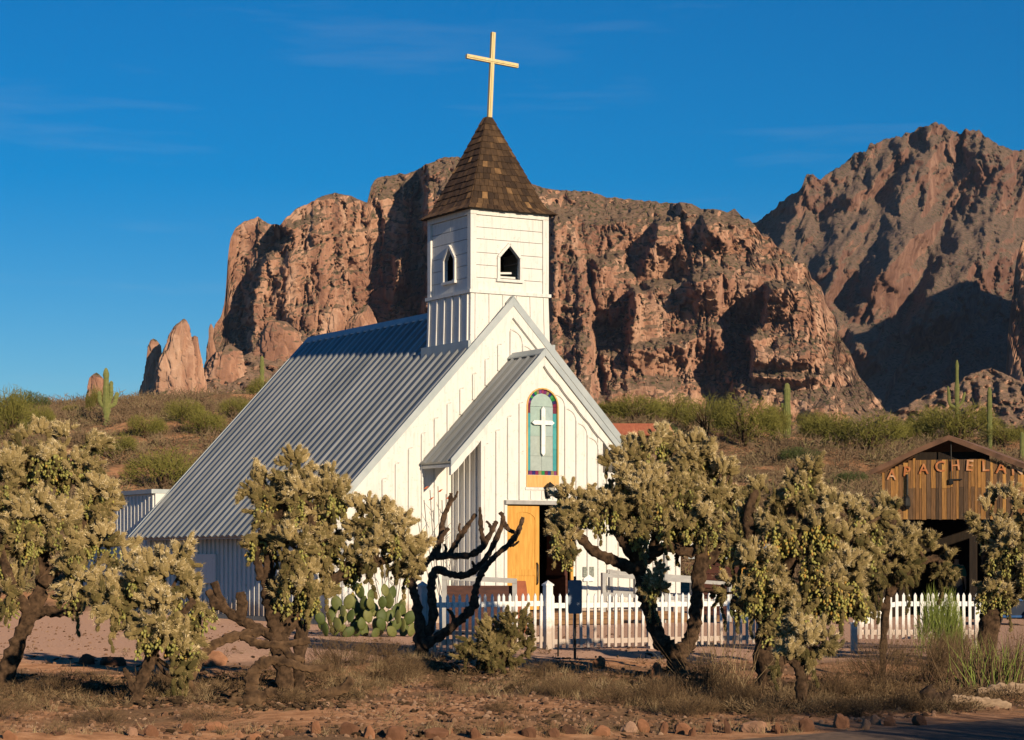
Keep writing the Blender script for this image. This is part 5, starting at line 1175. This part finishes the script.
# thin canes with a few red leaves against the white wall
def canes(label, base, d, tips, leaves):
    b = ray(base[0], base[1], d); root = thing('bare_shrub', label, 'shrub', b, 0, 'bare thin-stemmed shrubs by the church wall'); mb = MB()
    for k, (px, py) in enumerate(tips):
        e = ray(px, py, d + random.uniform(-.2, .2)) - b; m = e * .5 + Vector(((px - base[0]) * d / F_PX * .18, 0, .05)); mb.tube(smooth_line([Vector((random.uniform(-.08, .08), 0, -.05)), m, e], [.02, .014, .007])[0], .011, 5)
        for q in range(3):
            t = random.uniform(.5, .9); p = e * t; mb.tube([p, p + Vector((random.uniform(-.22, .22), random.uniform(-.1, .1), random.uniform(.12, .35)))], [.008, .004], 4)
    mb.build('stems', M['grey_wood'], root)
    if leaves:
        mb = MB()
        for px, py in leaves:
            c = ray(px, py, d) - b; mb.add([c + Vector((-.06, 0, -.03)), c + Vector((0, .01, .03)), c + Vector((.07, .02, .05)), c + Vector((.01, -.01, -.02))], [(0, 1, 2, 3)])
        mb.build('leaves', M['leaf_red'], root)
canes('bare thin-stemmed shrub with a few rust-red leaves, behind the dead cholla', (446, 628), 50.0, [(424, 500), (430, 490), (438, 486), (446, 494), (452, 505), (433, 510), (460, 520), (418, 520), (442, 500), (456, 530)], [(426, 488), (440, 491), (431, 499), (448, 498)])
canes('leafless pale shrub behind the prickly pear against the church wall', (392, 630), 51.0, [(372, 560), (380, 552), (388, 556), (395, 550), (402, 558), (410, 566), (384, 570), (398, 566)], [])

# prickly pear
b = ray(368, 636, 46.5); b.z = 0; pear = thing('prickly_pear', 'broad green prickly pear with many round pads at the corner of the church', 'prickly pear', b)
pm = []
for v in range(3):
    mb = MB(); n, k = 7, 14; vs = []; fs = []
    for i in range(n):
        t = i / (n - 1); w = (math.sin(math.pi * (t * .88 + .10)) ** .75) * (.85 + .25 * t) * .105; th = .022 * math.sin(math.pi * (t * .9 + .05)) + .004
        for j in range(k): a = 2 * math.pi * j / k; vs.append((w * math.cos(a), th * math.sin(a), t * .28))
    for i in range(n - 1):
        for j in range(k): fs.append((i * k + j, i * k + (j + 1) % k, (i + 1) * k + (j + 1) % k, (i + 1) * k + j))
    fs += [tuple(range(k - 1, -1, -1)), tuple((n - 1) * k + j for j in range(k))]; mb.add(vs, fs, .15 + .35 * v); o = mb.build('pad', M['pad'], pear, True); pm.append(o)
spots = [(326, 634, 0), (334, 633, .3), (345, 634, -.2), (356, 634, .1), (366, 634, -.3), (378, 634, .2), (390, 634, 0), (402, 634, .3), (410, 634, .2), (322, 622, -.3), (332, 620, -.2), (341, 621, .35), (350, 620, -.1), (359, 621, .25), (370, 620, -.35), (381, 621, .1), (386, 619, .5), (398, 621, -.2), (406, 622, .5), (338, 608, -.2), (347, 607, .3), (353, 606, .0), (362, 607, .3), (372, 607, -.4), (382, 606, .1), (388, 606, .2), (400, 610, .1), (362, 596, -.3), (370, 599, .3), (386, 594, -.1), (392, 596, .3), (330, 614, .4), (344, 614, -.5), (356, 613, .2), (366, 613, .4), (376, 614, -.3), (394, 615, .3), (404, 614, -.4), (340, 628, -.6), (352, 628, .5), (362, 628, -.1), (374, 628, .6), (384, 628, -.5), (394, 628, .4), (404, 629, -.6), (343, 634, .9), (372, 634, 1.0), (396, 633, -.9), (328, 628, -.8)]
for i, (px, py, tl) in enumerate(spots):
    o = pm[i] if i < 3 else pm[i % 3].copy()
    if i >= 3: C.objects.link(o)
    p = ray(px, py, 46.5 + random.uniform(-.35, .35)) - b; sc = random.uniform(.95, 1.25); o.location = (p.x, p.y, max(p.z - .05, -.02)); o.rotation_euler = (random.uniform(-.35, .25), tl, random.uniform(-.9, .9)); o.scale = (sc, sc, sc)
b2 = ray(744, 617, 55.5); p2 = thing('prickly_pear', 'small prickly pear glimpsed in front of the red-brown hut', 'prickly pear', (b2.x, b2.y, 0))
for px, py, tl in ((740, 600, -.3), (748, 600, .45), (744, 592, .1), (744, 612, .1), (738, 612, -.3), (750, 612, .3)):
    o = pm[1].copy(); C.objects.link(o); o.parent = p2; p = ray(px, py + 8, 55.5) - Vector((b2.x, b2.y, 0)); o.location = p; o.rotation_euler = (0, tl, random.uniform(-.5, .5)); o.scale = (1.5, 1.5, 1.5)

# ------------------------------------------------------------------ saguaros
def saguaro(label, base, top, wpx, arms=(), d=None):
    b = G(*base) if d is None else ray(base[0], base[1], d); d = b.y; s = d / F_PX; root = thing('saguaro', label, 'saguaro', b, 0, 'saguaros on the slope')
    def ribbed(name, pts, rad, k=26):
        P, Rr = smooth_line(pts, rad, 6); n = len(P); vs = []; fs = []; ref = Vector((0, 1, 0))
        for i, p in enumerate(P):
            dr = (P[min(i + 1, n - 1)] - P[max(i - 1, 0)]).normalized(); x = dr.cross(ref).normalized(); y = dr.cross(x)
            r0 = Rr[i] * (1 if i < n - 2 else .8 if i == n - 2 else .35)
            for j in range(k): a = 2 * math.pi * j / k; r = r0 * (1 + (.10 if j % 2 else -.12)); vs.append(p + (x * math.cos(a) + y * math.sin(a)) * r)
        for i in range(n - 1):
            for j in range(k): fs.append((i * k + j, i * k + (j + 1) % k, (i + 1) * k + (j + 1) % k, (i + 1) * k + j))
        fs.append(tuple((n - 1) * k + j for j in range(k))); mb = MB(); mb.add(vs, fs); mb.build(name, M['saguaro'], root)
    r = wpx * s / 2; L = lambda px, py: ray(px, py, d) - b
    t = L(*top); ribbed('trunk', [Vector((0, 0, -.2)), t * .3, t * .7, t], [r * .95, r, r * .9, r * .72])
    for k, (a0, a1, a2, w) in enumerate(arms):
        q = Vector((0, (-.12 if k % 2 else .12) * wpx * s, 0)); ribbed('arm', [L(*a0), L(*a1) + q, L((a1[0] + a2[0]) / 2, (a1[1] + a2[1]) / 2) + q, L(*a2) + q], [w * s / 2 * .8, w * s / 2, w * s / 2, w * s / 2 * .75])
    return root
saguaro('many-armed saguaro on the left hill skyline', (107, 424), (106, 368), 6.5, [((106, 409), (100, 402), (99, 391), 4), ((107, 408), (111, 396), (111.5, 381), 4), ((107, 408), (114, 404), (117.5, 392), 4)])
saguaro('armless saguaro just left of the church roof edge', (262, 394), (262, 356), 4.2)
saguaro('stout saguaro above the middle of the right slope, no arms but a stub', (787, 438), (787, 383), 7, [((787, 408), (783, 407), (782, 403), 3)])
saguaro('tall thin saguaro with slender arms behind the barn', (957, 440), (957, 360), 4.2, [((957, 408), (950, 404), (948, 386), 3), ((957, 408), (962, 402), (965, 392), 2.6)])
saguaro('plain column saguaro right of the barn ridge', (990, 450), (989.5, 387), 5)
saguaro('short saguaro at the right edge above the barn roof', (1022, 462), (1022, 432), 4.5)

# ------------------------------------------------------------------ bushes
def twig_bush(n, up, spread, length, width, seed, clumpy=9):
    r = np.random.default_rng(seed); v = []; f = []; rn = []
    cents = [(r.uniform(-.8, .8), r.uniform(-.8, .8), r.uniform(.35, .8)) for _ in range(clumpy)]
    for i in range(n):
        c = cents[r.integers(clumpy)]; p = np.array(c) * [1, 1, 1] + r.normal(0, .2, 3) * [1.2, 1.2, .8]
        q = np.linalg.norm(p * [1, 1, .95]);
        if q > 1.08: p = p / q * r.uniform(.8, 1.08)
        p[2] = abs(p[2]); dr = p * [spread, spread, .5] + np.array([0, 0, up]) + r.normal(0, .38, 3); dr /= np.linalg.norm(dr)
        ln = length * r.uniform(.5, 1.2); sd_ = np.cross(dr, r.normal(0, 1, 3)); sd_ /= np.linalg.norm(sd_); w = width * r.uniform(.6, 1.3); b = len(v)
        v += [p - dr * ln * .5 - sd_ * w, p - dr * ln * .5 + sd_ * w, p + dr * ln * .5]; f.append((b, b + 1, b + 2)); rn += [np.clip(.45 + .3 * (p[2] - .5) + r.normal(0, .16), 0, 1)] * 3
    return np.array(v, float), np.array(f), np.array(rn)
def bush_mesh(name, tpl, mat):
    B = Bulk(); B.V.append(tpl[0]); B.F.append(tpl[1]); B.R.append(tpl[2]); B.n = len(tpl[0]); o = B.build(name, mat); me = o.data; bpy.data.objects.remove(o); return me
def stem_mesh(name, mat, k, seed, w=.03):
    random.seed(seed); mb = MB()
    for i in range(k):
        a = random.uniform(0, 6.28); e = Vector((math.cos(a) * random.uniform(.2, .65), math.sin(a) * random.uniform(.2, .65), random.uniform(.45, .85))); m = Vector((e.x * .35, e.y * .35, e.z * .55)); mb.tube([Vector((e.x * .06, e.y * .06, -.06)), m, e], [w, w * .7, w * .3], 5)
    o = mb.build(name, mat); me = o.data; bpy.data.objects.remove(o); return me
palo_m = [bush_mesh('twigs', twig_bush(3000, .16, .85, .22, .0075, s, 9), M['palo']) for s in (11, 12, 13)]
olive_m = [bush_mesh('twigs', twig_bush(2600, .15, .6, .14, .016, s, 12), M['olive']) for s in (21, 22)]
dry_m = [bush_mesh('twigs', twig_bush(1500, .5, .8, .30, .0042, s, 8), M['dry']) for s in (31, 32, 33)]
broom_m = bush_mesh('twigs', twig_bush(3600, .55, .6, .22, .0085, 41, 9), M['broom'])
stem_p = stem_mesh('stems', M['bark'], 9, 5); stem_d = stem_mesh('stems', M['dead_bark'], 12, 6, .012); random.seed(77)
def bush(name, label, cat, p, w, h, tm, sm, group, rz=None):
    root = thing(name, label, cat, p, random.uniform(0, 6.28) if rz is None else rz, group)
    for nm, me in (('twigs', tm), ('stems', sm)):
        o = bpy.data.objects.new(nm, me); C.objects.link(o); o.parent = root; o.scale = (w / 2, w / 2, h)
    return root
pv = [(12, 440, 62, 52, 0), (28, 412, 44, 22, 1), (38, 432, 36, 28, 0), (72, 414, 22, 10, 0), (96, 412, 20, 26, 0), (146, 438, 44, 24, 0), (112, 458, 54, 26, 0), (166, 492, 86, 44, 0), (205, 436, 50, 28, 0), (236, 418, 38, 22, 0), (268, 404, 44, 28, 0), 
      (636, 424, 66, 30, 0), (672, 428, 62, 34, 0), (706, 436, 64, 40, 0), (744, 446, 70, 52, 0), (772, 440, 50, 36, 0), (830, 446, 66, 34, 0), (868, 452, 84, 40, 0), (812, 436, 44, 26, 0), (905, 446, 40, 24, 0), (955, 446, 92, 44, 0), (930, 440, 50, 34, 0), (660, 446, 40, 24, 1), (800, 462, 44, 16, 1), (852, 486, 34, 16, 1), (1005, 448, 60, 26, 0), (610, 418, 34, 18, 0), (182, 424, 50, 26, 0)]
pv.sort()
for grp, sel in (('left', [q for q in pv if q[0] < 400]), ('right', [q for q in pv if q[0] > 400])):
    for i, (px, py, w, h, k) in enumerate(sel):
        p = G(px, py, 60); s = p.y / F_PX
        kind = 'dark olive bush' if k else ('broad' if w > 60 else 'mid-sized' if w > 42 else 'small') + ' yellow-green palo verde bush'
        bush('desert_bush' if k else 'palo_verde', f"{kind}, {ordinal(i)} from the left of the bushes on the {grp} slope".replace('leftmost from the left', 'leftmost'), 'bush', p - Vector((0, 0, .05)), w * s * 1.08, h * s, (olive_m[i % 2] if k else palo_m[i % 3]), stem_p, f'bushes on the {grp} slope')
dl = [(-5, 722, 80, 30), (58, 694, 66, 28), (104, 722, 70, 22), (176, 690, 50, 24), (208, 720, 60, 18), (340, 672, 74, 44), (384, 664, 64, 34), (318, 682, 50, 26), (400, 682, 60, 30), (446, 690, 46, 20), (566, 696, 60, 24), (618, 704, 56, 24), (664, 704, 60, 34), (706, 694, 76, 48), (742, 706, 60, 36), (690, 716, 70, 26), (838, 700, 66, 44), (880, 692, 90, 62), (926, 684, 76, 56), (858, 718, 60, 24), (912, 712, 54, 24), (968, 682, 70, 60), (1012, 690, 70, 66), (770, 722, 50, 20), (540, 676, 40, 18), (290, 704, 60, 20), (500, 712, 50, 18)]
dl.sort()
for i, (px, py, w, h) in enumerate(dl):
    p = G(px, py); s = p.y / F_PX
    bush('dry_shrub', f"{'tall' if h > 40 else 'low'} dry brown twiggy shrub, {ordinal(i)} from the left in the foreground".replace('leftmost from the left', 'leftmost'), 'shrub', p - Vector((0, 0, .03)), w * s, h * s, dry_m[i % 3], stem_d, 'dry shrubs in the foreground')
p = G(938, 663); s = p.y / F_PX; bush('broom_bush', 'bright green broom bush in front of the gate panel, right of the short white post', 'bush', p, 56 * s, 76 * s, broom_m, stem_d, None)
for (tx, ty_, w_, h_, q_) in ((11.9, 7.4, 4.6, 4.9, ''),):
    bush('palo_verde', 'yellow-green palo verde tree across the road, outside the picture at right', 'tree', Vector((tx, ty_, 0)), w_, h_, palo_m[1], stem_p, None)
# tall wispy broom at the right
p = G(992, 690); root = thing('broom_bush', 'tall wispy bush of thin brown-green stalks in front of the right-edge cholla', 'bush', p)
def stalks(n, rx, h, w, seed, lean=.25):
    r = np.random.default_rng(seed); v = []; f = []; rn = []
    for i in range(n):
        b = np.array([r.normal(0, rx * .4), r.normal(0, rx * .3), 0]); L_ = h * r.uniform(.5, 1.1); t = b + np.array([r.normal(0, lean) + b[0] * .8, r.normal(0, lean), 1.0]) * L_; m = (b + t) / 2 + np.array([r.normal(0, .05), 0, .03]); k = len(v); x = np.array([w, w * .4, 0])
        v += [b - x, b + x, m + x * .7, m - x * .7, t]; f += [(k, k + 1, k + 2), (k, k + 2, k + 3), (k + 3, k + 2, k + 4)]; rn += [r.uniform(0, 1)] * 5
    return np.array(v), np.array(f), np.array(rn)
tp = stalks(170, .6, .72, .005, 4); me = bush_mesh('stalks', tp, M['dry']); o = bpy.data.objects.new('stalks', me); C.objects.link(o); o.parent = root
tp = stalks(90, .5, .7, .006, 9); me = bush_mesh('stalks', tp, M['broom']); o = bpy.data.objects.new('green_stalks', me); C.objects.link(o); o.parent = root
p = G(945, 668); root = thing('broom_bush', 'thin brown stalks fanning left below the bright green broom bush', 'bush', p)
me = bush_mesh('stalks', stalks(110, .35, .6, .005, 14, .4), M['dry']); o = bpy.data.objects.new('stalks', me); C.objects.link(o); o.parent = root
p = G(690, 690); root = thing('broom_bush', 'thin pale stalks rising left of the widest cholla', 'bush', (p.x + .4, p.y, p.z))
me = bush_mesh('stalks', stalks(90, .45, .8, .004, 24, .4), M['straw']); o = bpy.data.objects.new('stalks', me); C.objects.link(o); o.parent = root

# ------------------------------------------------------------------ stones
def rock_mesh(seed, w, h, dp):
    bm = bmesh.new(); bmesh.ops.create_icosphere(bm, subdivisions=3, radius=1.0); r = random.Random(seed)
    planes = [Vector((r.gauss(0, 1), r.gauss(0, 1), r.gauss(0, .8))).normalized() for _ in range(11)]; cut = [r.uniform(.6, .92) for _ in planes]
    for v in bm.verts:
        c = v.co.copy()
        for n, k in zip(planes, cut):
            e = c.dot(n) - k
            if e > 0: c -= n * e * .9
        c *= 1 + .13 * mnoise.noise(c * 2.6 + Vector((seed, 0, 0))) + .06 * mnoise.noise(c * 7 + Vector((0, seed, 0))); v.co = Vector((c.x * w / 2, c.y * dp / 2, c.z * h * .72))
    me = bpy.data.meshes.new('stone'); bm.to_mesh(me); bm.free(); a = me.attributes.new('rnd', 'FLOAT', 'POINT'); a.data.foreach_set('value', np.full(len(me.vertices), r.random(), dtype=np.float32)); return me, None
rk = [(12, 738, 16, 7), (60, 739, 14, 6), (118, 739, 15, 6), (160, 737, 14, 7), (186, 738, 12, 6), (210, 738, 16, 8), (236, 739, 14, 7), (262, 738, 13, 7), (286, 737, 15, 8), (316, 738, 20, 12), (340, 738, 18, 10), (362, 738, 16, 12), (384, 738, 18, 11), (404, 738, 22, 12), (428, 737, 20, 13), (450, 738, 16, 9), (470, 737, 18, 11), (494, 738, 16, 10), (514, 737, 14, 9), (530, 737, 17, 11), (550, 737, 15, 9), (572, 737, 18, 12), (590, 737, 13, 12), (604, 736, 14, 10), (626, 736, 16, 9), (648, 736, 15, 9), (660, 737, 10, 8), (677, 735, 14, 8), (694, 736, 13, 8), (710, 735, 14, 10), (728, 735, 16, 12), (750, 734, 27, 15), (774, 734, 12, 10), (786, 733, 13, 9), (810, 733, 24, 13), (840, 731, 20, 17), (862, 731, 14, 9), (880, 729, 17, 13), (898, 727, 14, 10), (913, 725, 18, 10)]
def stone_label(w, h, v, tail): return f"{'large' if w > 21 else 'mid-sized' if w > 14 else 'small'} {'dark brown' if v < .3 else 'rust-red' if v < .75 else 'pale pinkish'} stone, {tail}"
for i, (px, py, w, h) in enumerate(rk):
    p = G(px, py, 12); s = p.y / F_PX; w *= random.uniform(.55, 1.5); h *= random.uniform(.6, 1.3); me, _ = rock_mesh(100 + i, w * s * 1.15, h * s * 1.35, w * s * random.uniform(.7, 1)); p += Vector((random.uniform(-.08, .08), random.uniform(-.1, .55), 0)); me.name = 'stone'; v = me.attributes['rnd'].data[0].value
    o = finish('stone', me, M['stone']); o.location = (p.x, p.y, max(p.z, .02) + h * s * .06); o.rotation_euler = (random.uniform(-.3, .3), random.uniform(-.3, .3), random.uniform(-3, 3)); tag(o, stone_label(w, h, v, f"{ordinal(i)} from the left in the roadside row".replace('leftmost from the left', 'leftmost')), 'stone', 'stones lining the roadside')
for i, (px, py, w, h, t) in enumerate([(215, 666, 26, 12, 'on the gravel between the small low cholla and the two-headed one'), (112, 665, 34, 9, 'beside the gravel behind the small low cholla, flat'), (86, 664, 20, 8, 'just right of the trunk of the left-edge cholla'), (657, 680, 12, 14, 'at the foot of the big forked cholla'), (600, 668, 16, 9, 'right of the blue-grey sign post'), (880, 648, 0, 0, '')]):
    if not w: continue
    p = G(px, py); s = p.y / F_PX; me, _ = rock_mesh(300 + i, w * s, h * s * 1.3, w * s * .8); o = finish('stone', me, M['stone']); o.location = (p.x, p.y, p.z + h * s * .3); tag(o, stone_label(w, h, me.attributes['rnd'].data[0].value, t), 'stone', 'stones in the scrub')

# ------------------------------------------------------------------ ground cover nobody could count
def tufts(name, label, pts, sc, tpls, mat, cat):
    B = Bulk(); N = len(pts); w = RNG.integers(0, len(tpls), N); a = RNG.uniform(0, 6.28, N); c, s_ = np.cos(a), np.sin(a); z = np.zeros(N); R = np.stack([np.stack([c, -s_, z], 1), np.stack([s_, c, z], 1), np.stack([z, z, z + 1], 1)], 1) * sc[:, None, None]; rv = RNG.uniform(0, 1, N)
    for k, t in enumerate(tpls): m = w == k; B.add(t[0], [t[1]], R[m], pts[m], rv[m])
    return tag(B.build(name, mat), label, cat, kind='stuff')
def grass_tpl(n, seed, rad, h, w):
    r = np.random.default_rng(seed); v = []; f = []
    for i in range(n):
        b = np.array([r.normal(0, rad), r.normal(0, rad), -.02]); t = b + np.array([r.normal(0, h * .45), r.normal(0, h * .45), h * r.uniform(.4, 1.1)]); a = r.uniform(0, 6.28); x = np.array([math.cos(a), math.sin(a), 0]) * w; k = len(v); v += [b - x, b + x, t]; f.append((k, k + 1, k + 2))
    return np.array(v), np.array(f)
def dome_tpl(n, seed, w):
    r = np.random.default_rng(seed); v = []; f = []
    for i in range(n):
        d = r.normal(0, 1, 3); d[2] = abs(d[2]) * .9; d /= np.linalg.norm(d); p = d * r.uniform(.25, .8); dr = d + r.normal(0, .5, 3); x = np.cross(dr, r.normal(0, 1, 3)); x = x / np.linalg.norm(x) * w; k = len(v); v += [p - x, p + x, p + dr * .38]; f.append((k, k + 1, k + 2))
    return np.array(v), np.array(f)
n = 26000; d = RNG.uniform(64, 165, n); x = (RNG.uniform(-80, 1110, n) - 512) / F_PX * d
dn = fbm(x / 6, d / 6, 4, 91); k = dn > .40; x, d = x[k], d[k]
wx, wy = (x - CH.x) * math.cos(PHI) + (d - CH.y) * math.sin(PHI), -(x - CH.x) * math.sin(PHI) + (d - CH.y) * math.cos(PHI)
k = ~((np.abs(wx) < 7.5) & (wy < 21)) & ~((x > 7) & (d < 72)) & (d > 66 + np.abs(fbm(x / 4, x * 0, 3, 2)) * 6); x, d = x[k], d[k]
tufts('scrub', 'brown low desert scrub covering the slopes behind the church', np.stack([x, d, height(x, d) - .05], 1), RNG.uniform(.28, .85, len(x)) * (.7 + .6 * fbm(x / 3, d / 3, 2, 4)), [dome_tpl(34, s, .035) for s in (1, 2, 3, 4)], M['scrub'], 'scrub')
def near_pts(n, y0, y1, thr, seed, ext=60, sc=1.5):
    d = RNG.uniform(y0, y1, n); x = (RNG.uniform(-ext, 1024 + ext, n) - 512) / F_PX * d
    k = (fbm(x / sc, d / sc, 4, seed) > thr) & ((d - 20.3) - (x - 1.63) * .868 > .5); x, d = x[k], d[k]; return np.stack([x, d, height(x, d)], 1)
def patch(px, py, rx, ry, n):                                          # a patch of ground given by its place, size and count
    q = RNG.uniform(-1, 1, (n * 2, 2)); q = q[(q ** 2).sum(1) < 1][:n]; c = [G(px + a * rx, py + b * ry) for a, b in q]; return np.array([(v.x, v.y, v.z) for v in c])
p = np.concatenate([near_pts(500, 20, 39, .57, 71)] + [patch(*a) for a in ((378, 666, 66, 22, 420), (352, 690, 40, 10, 90), (600, 692, 70, 9, 170), (550, 678, 40, 10, 70), (60, 704, 70, 9, 90), (190, 694, 50, 10, 90), (10, 690, 40, 12, 70), (500, 690, 50, 10, 90), (690, 706, 60, 10, 120), (880, 706, 80, 9, 110), (250, 734, 260, 3, 60), (650, 732, 240, 3, 70))]); tufts('dry_grass', 'straw-coloured dry grass tufts in the foreground scrub', p, RNG.uniform(.3, .95, len(p)), [grass_tpl(16, s, .05, .2, .004) for s in (5, 6, 7)], M['straw'], 'grass')
p = np.concatenate([near_pts(260, 20, 40, .5, 75, sc=2.2)] + [patch(*a) for a in ((60, 690, 110, 13, 110), (190, 688, 70, 14, 90), (300, 688, 90, 16, 100), (420, 676, 60, 14, 50), (560, 676, 70, 10, 50), (640, 694, 60, 14, 70), (720, 700, 80, 16, 240), (840, 700, 90, 18, 300), (950, 692, 90, 22, 300))]); tufts('low_scrub', 'low grey-brown weeds and twigs between the chollas', p, RNG.uniform(.06, .2, len(p)), [dome_tpl(40, s, .03) for s in (8, 9)], M['dry'], 'weeds')
p = np.concatenate([near_pts(1500, 20, 38, .48, 85)] + [patch(*a) for a in ((130, 694, 80, 16, 700), (275, 692, 90, 20, 1000), (20, 690, 70, 14, 450), (680, 682, 60, 13, 450), (430, 668, 50, 12, 300), (780, 702, 90, 13, 600), (500, 682, 60, 10, 250), (940, 694, 80, 14, 350))])
B = Bulk(); N = len(p); dr = rnd_dirs(N, -.15, .35); sc_ = RNG.uniform(.5, 1.5, N)
B.add(FT[0], FT[1], rot_to(dr) * (sc_[:, None] * np.array([[.014, .014, .085]]))[:, None, :], p + np.array([0, 0, .012]), RNG.uniform(0, 1, N)); tag(B.build('plant_litter', M['litter']), 'litter of dropped cholla joints and twigs, darkened as shade under the chollas', 'litter', kind='stuff')
p = np.concatenate([near_pts(5000, 30, 56, .40, 79, sc=3.0), near_pts(14000, 19.6, 31, .36, 80, sc=1.2)])
B = Bulk(); ico = bmesh.new(); bmesh.ops.create_icosphere(ico, subdivisions=1, radius=1); iv = np.array([v.co[:] for v in ico.verts]); iff = np.array([[v.index for v in f.verts] for f in ico.faces]); ico.free()
N = len(p); S = (RNG.uniform(.2, 1, N) ** 2.2 * .034 + .004)[:, None] * RNG.uniform(.6, 1.3, (N, 3)); B.add(iv, [iff], rot_to(rnd_dirs(N)) * S[:, None, :], p, RNG.uniform(0, 1, N)); tag(B.build('gravel', M['gravel']), 'loose reddish gravel scattered over the ground', 'gravel', kind='stuff')

# ------------------------------------------------------------------ thin desert haze
mh = bpy.data.materials.new('desert_haze'); mh.use_nodes = True; nh = mh.node_tree.nodes; nh.clear()
oh = nh.new('ShaderNodeOutputMaterial'); pv_ = nh.new('ShaderNodeVolumePrincipled'); pv_.inputs['Color'].default_value = (0.50, 0.68, 1.0, 1); pv_.inputs['Density'].default_value = 0.00002; pv_.inputs['Anisotropy'].default_value = 0.0
mh.node_tree.links.new(pv_.outputs[0], oh.inputs['Volume'])
mb = MB(); mb.box(-4100, 4100, -400, 4300, -25, 640); hz_ = mb.build('haze', mh); tag(hz_, None, None, kind='stuff')
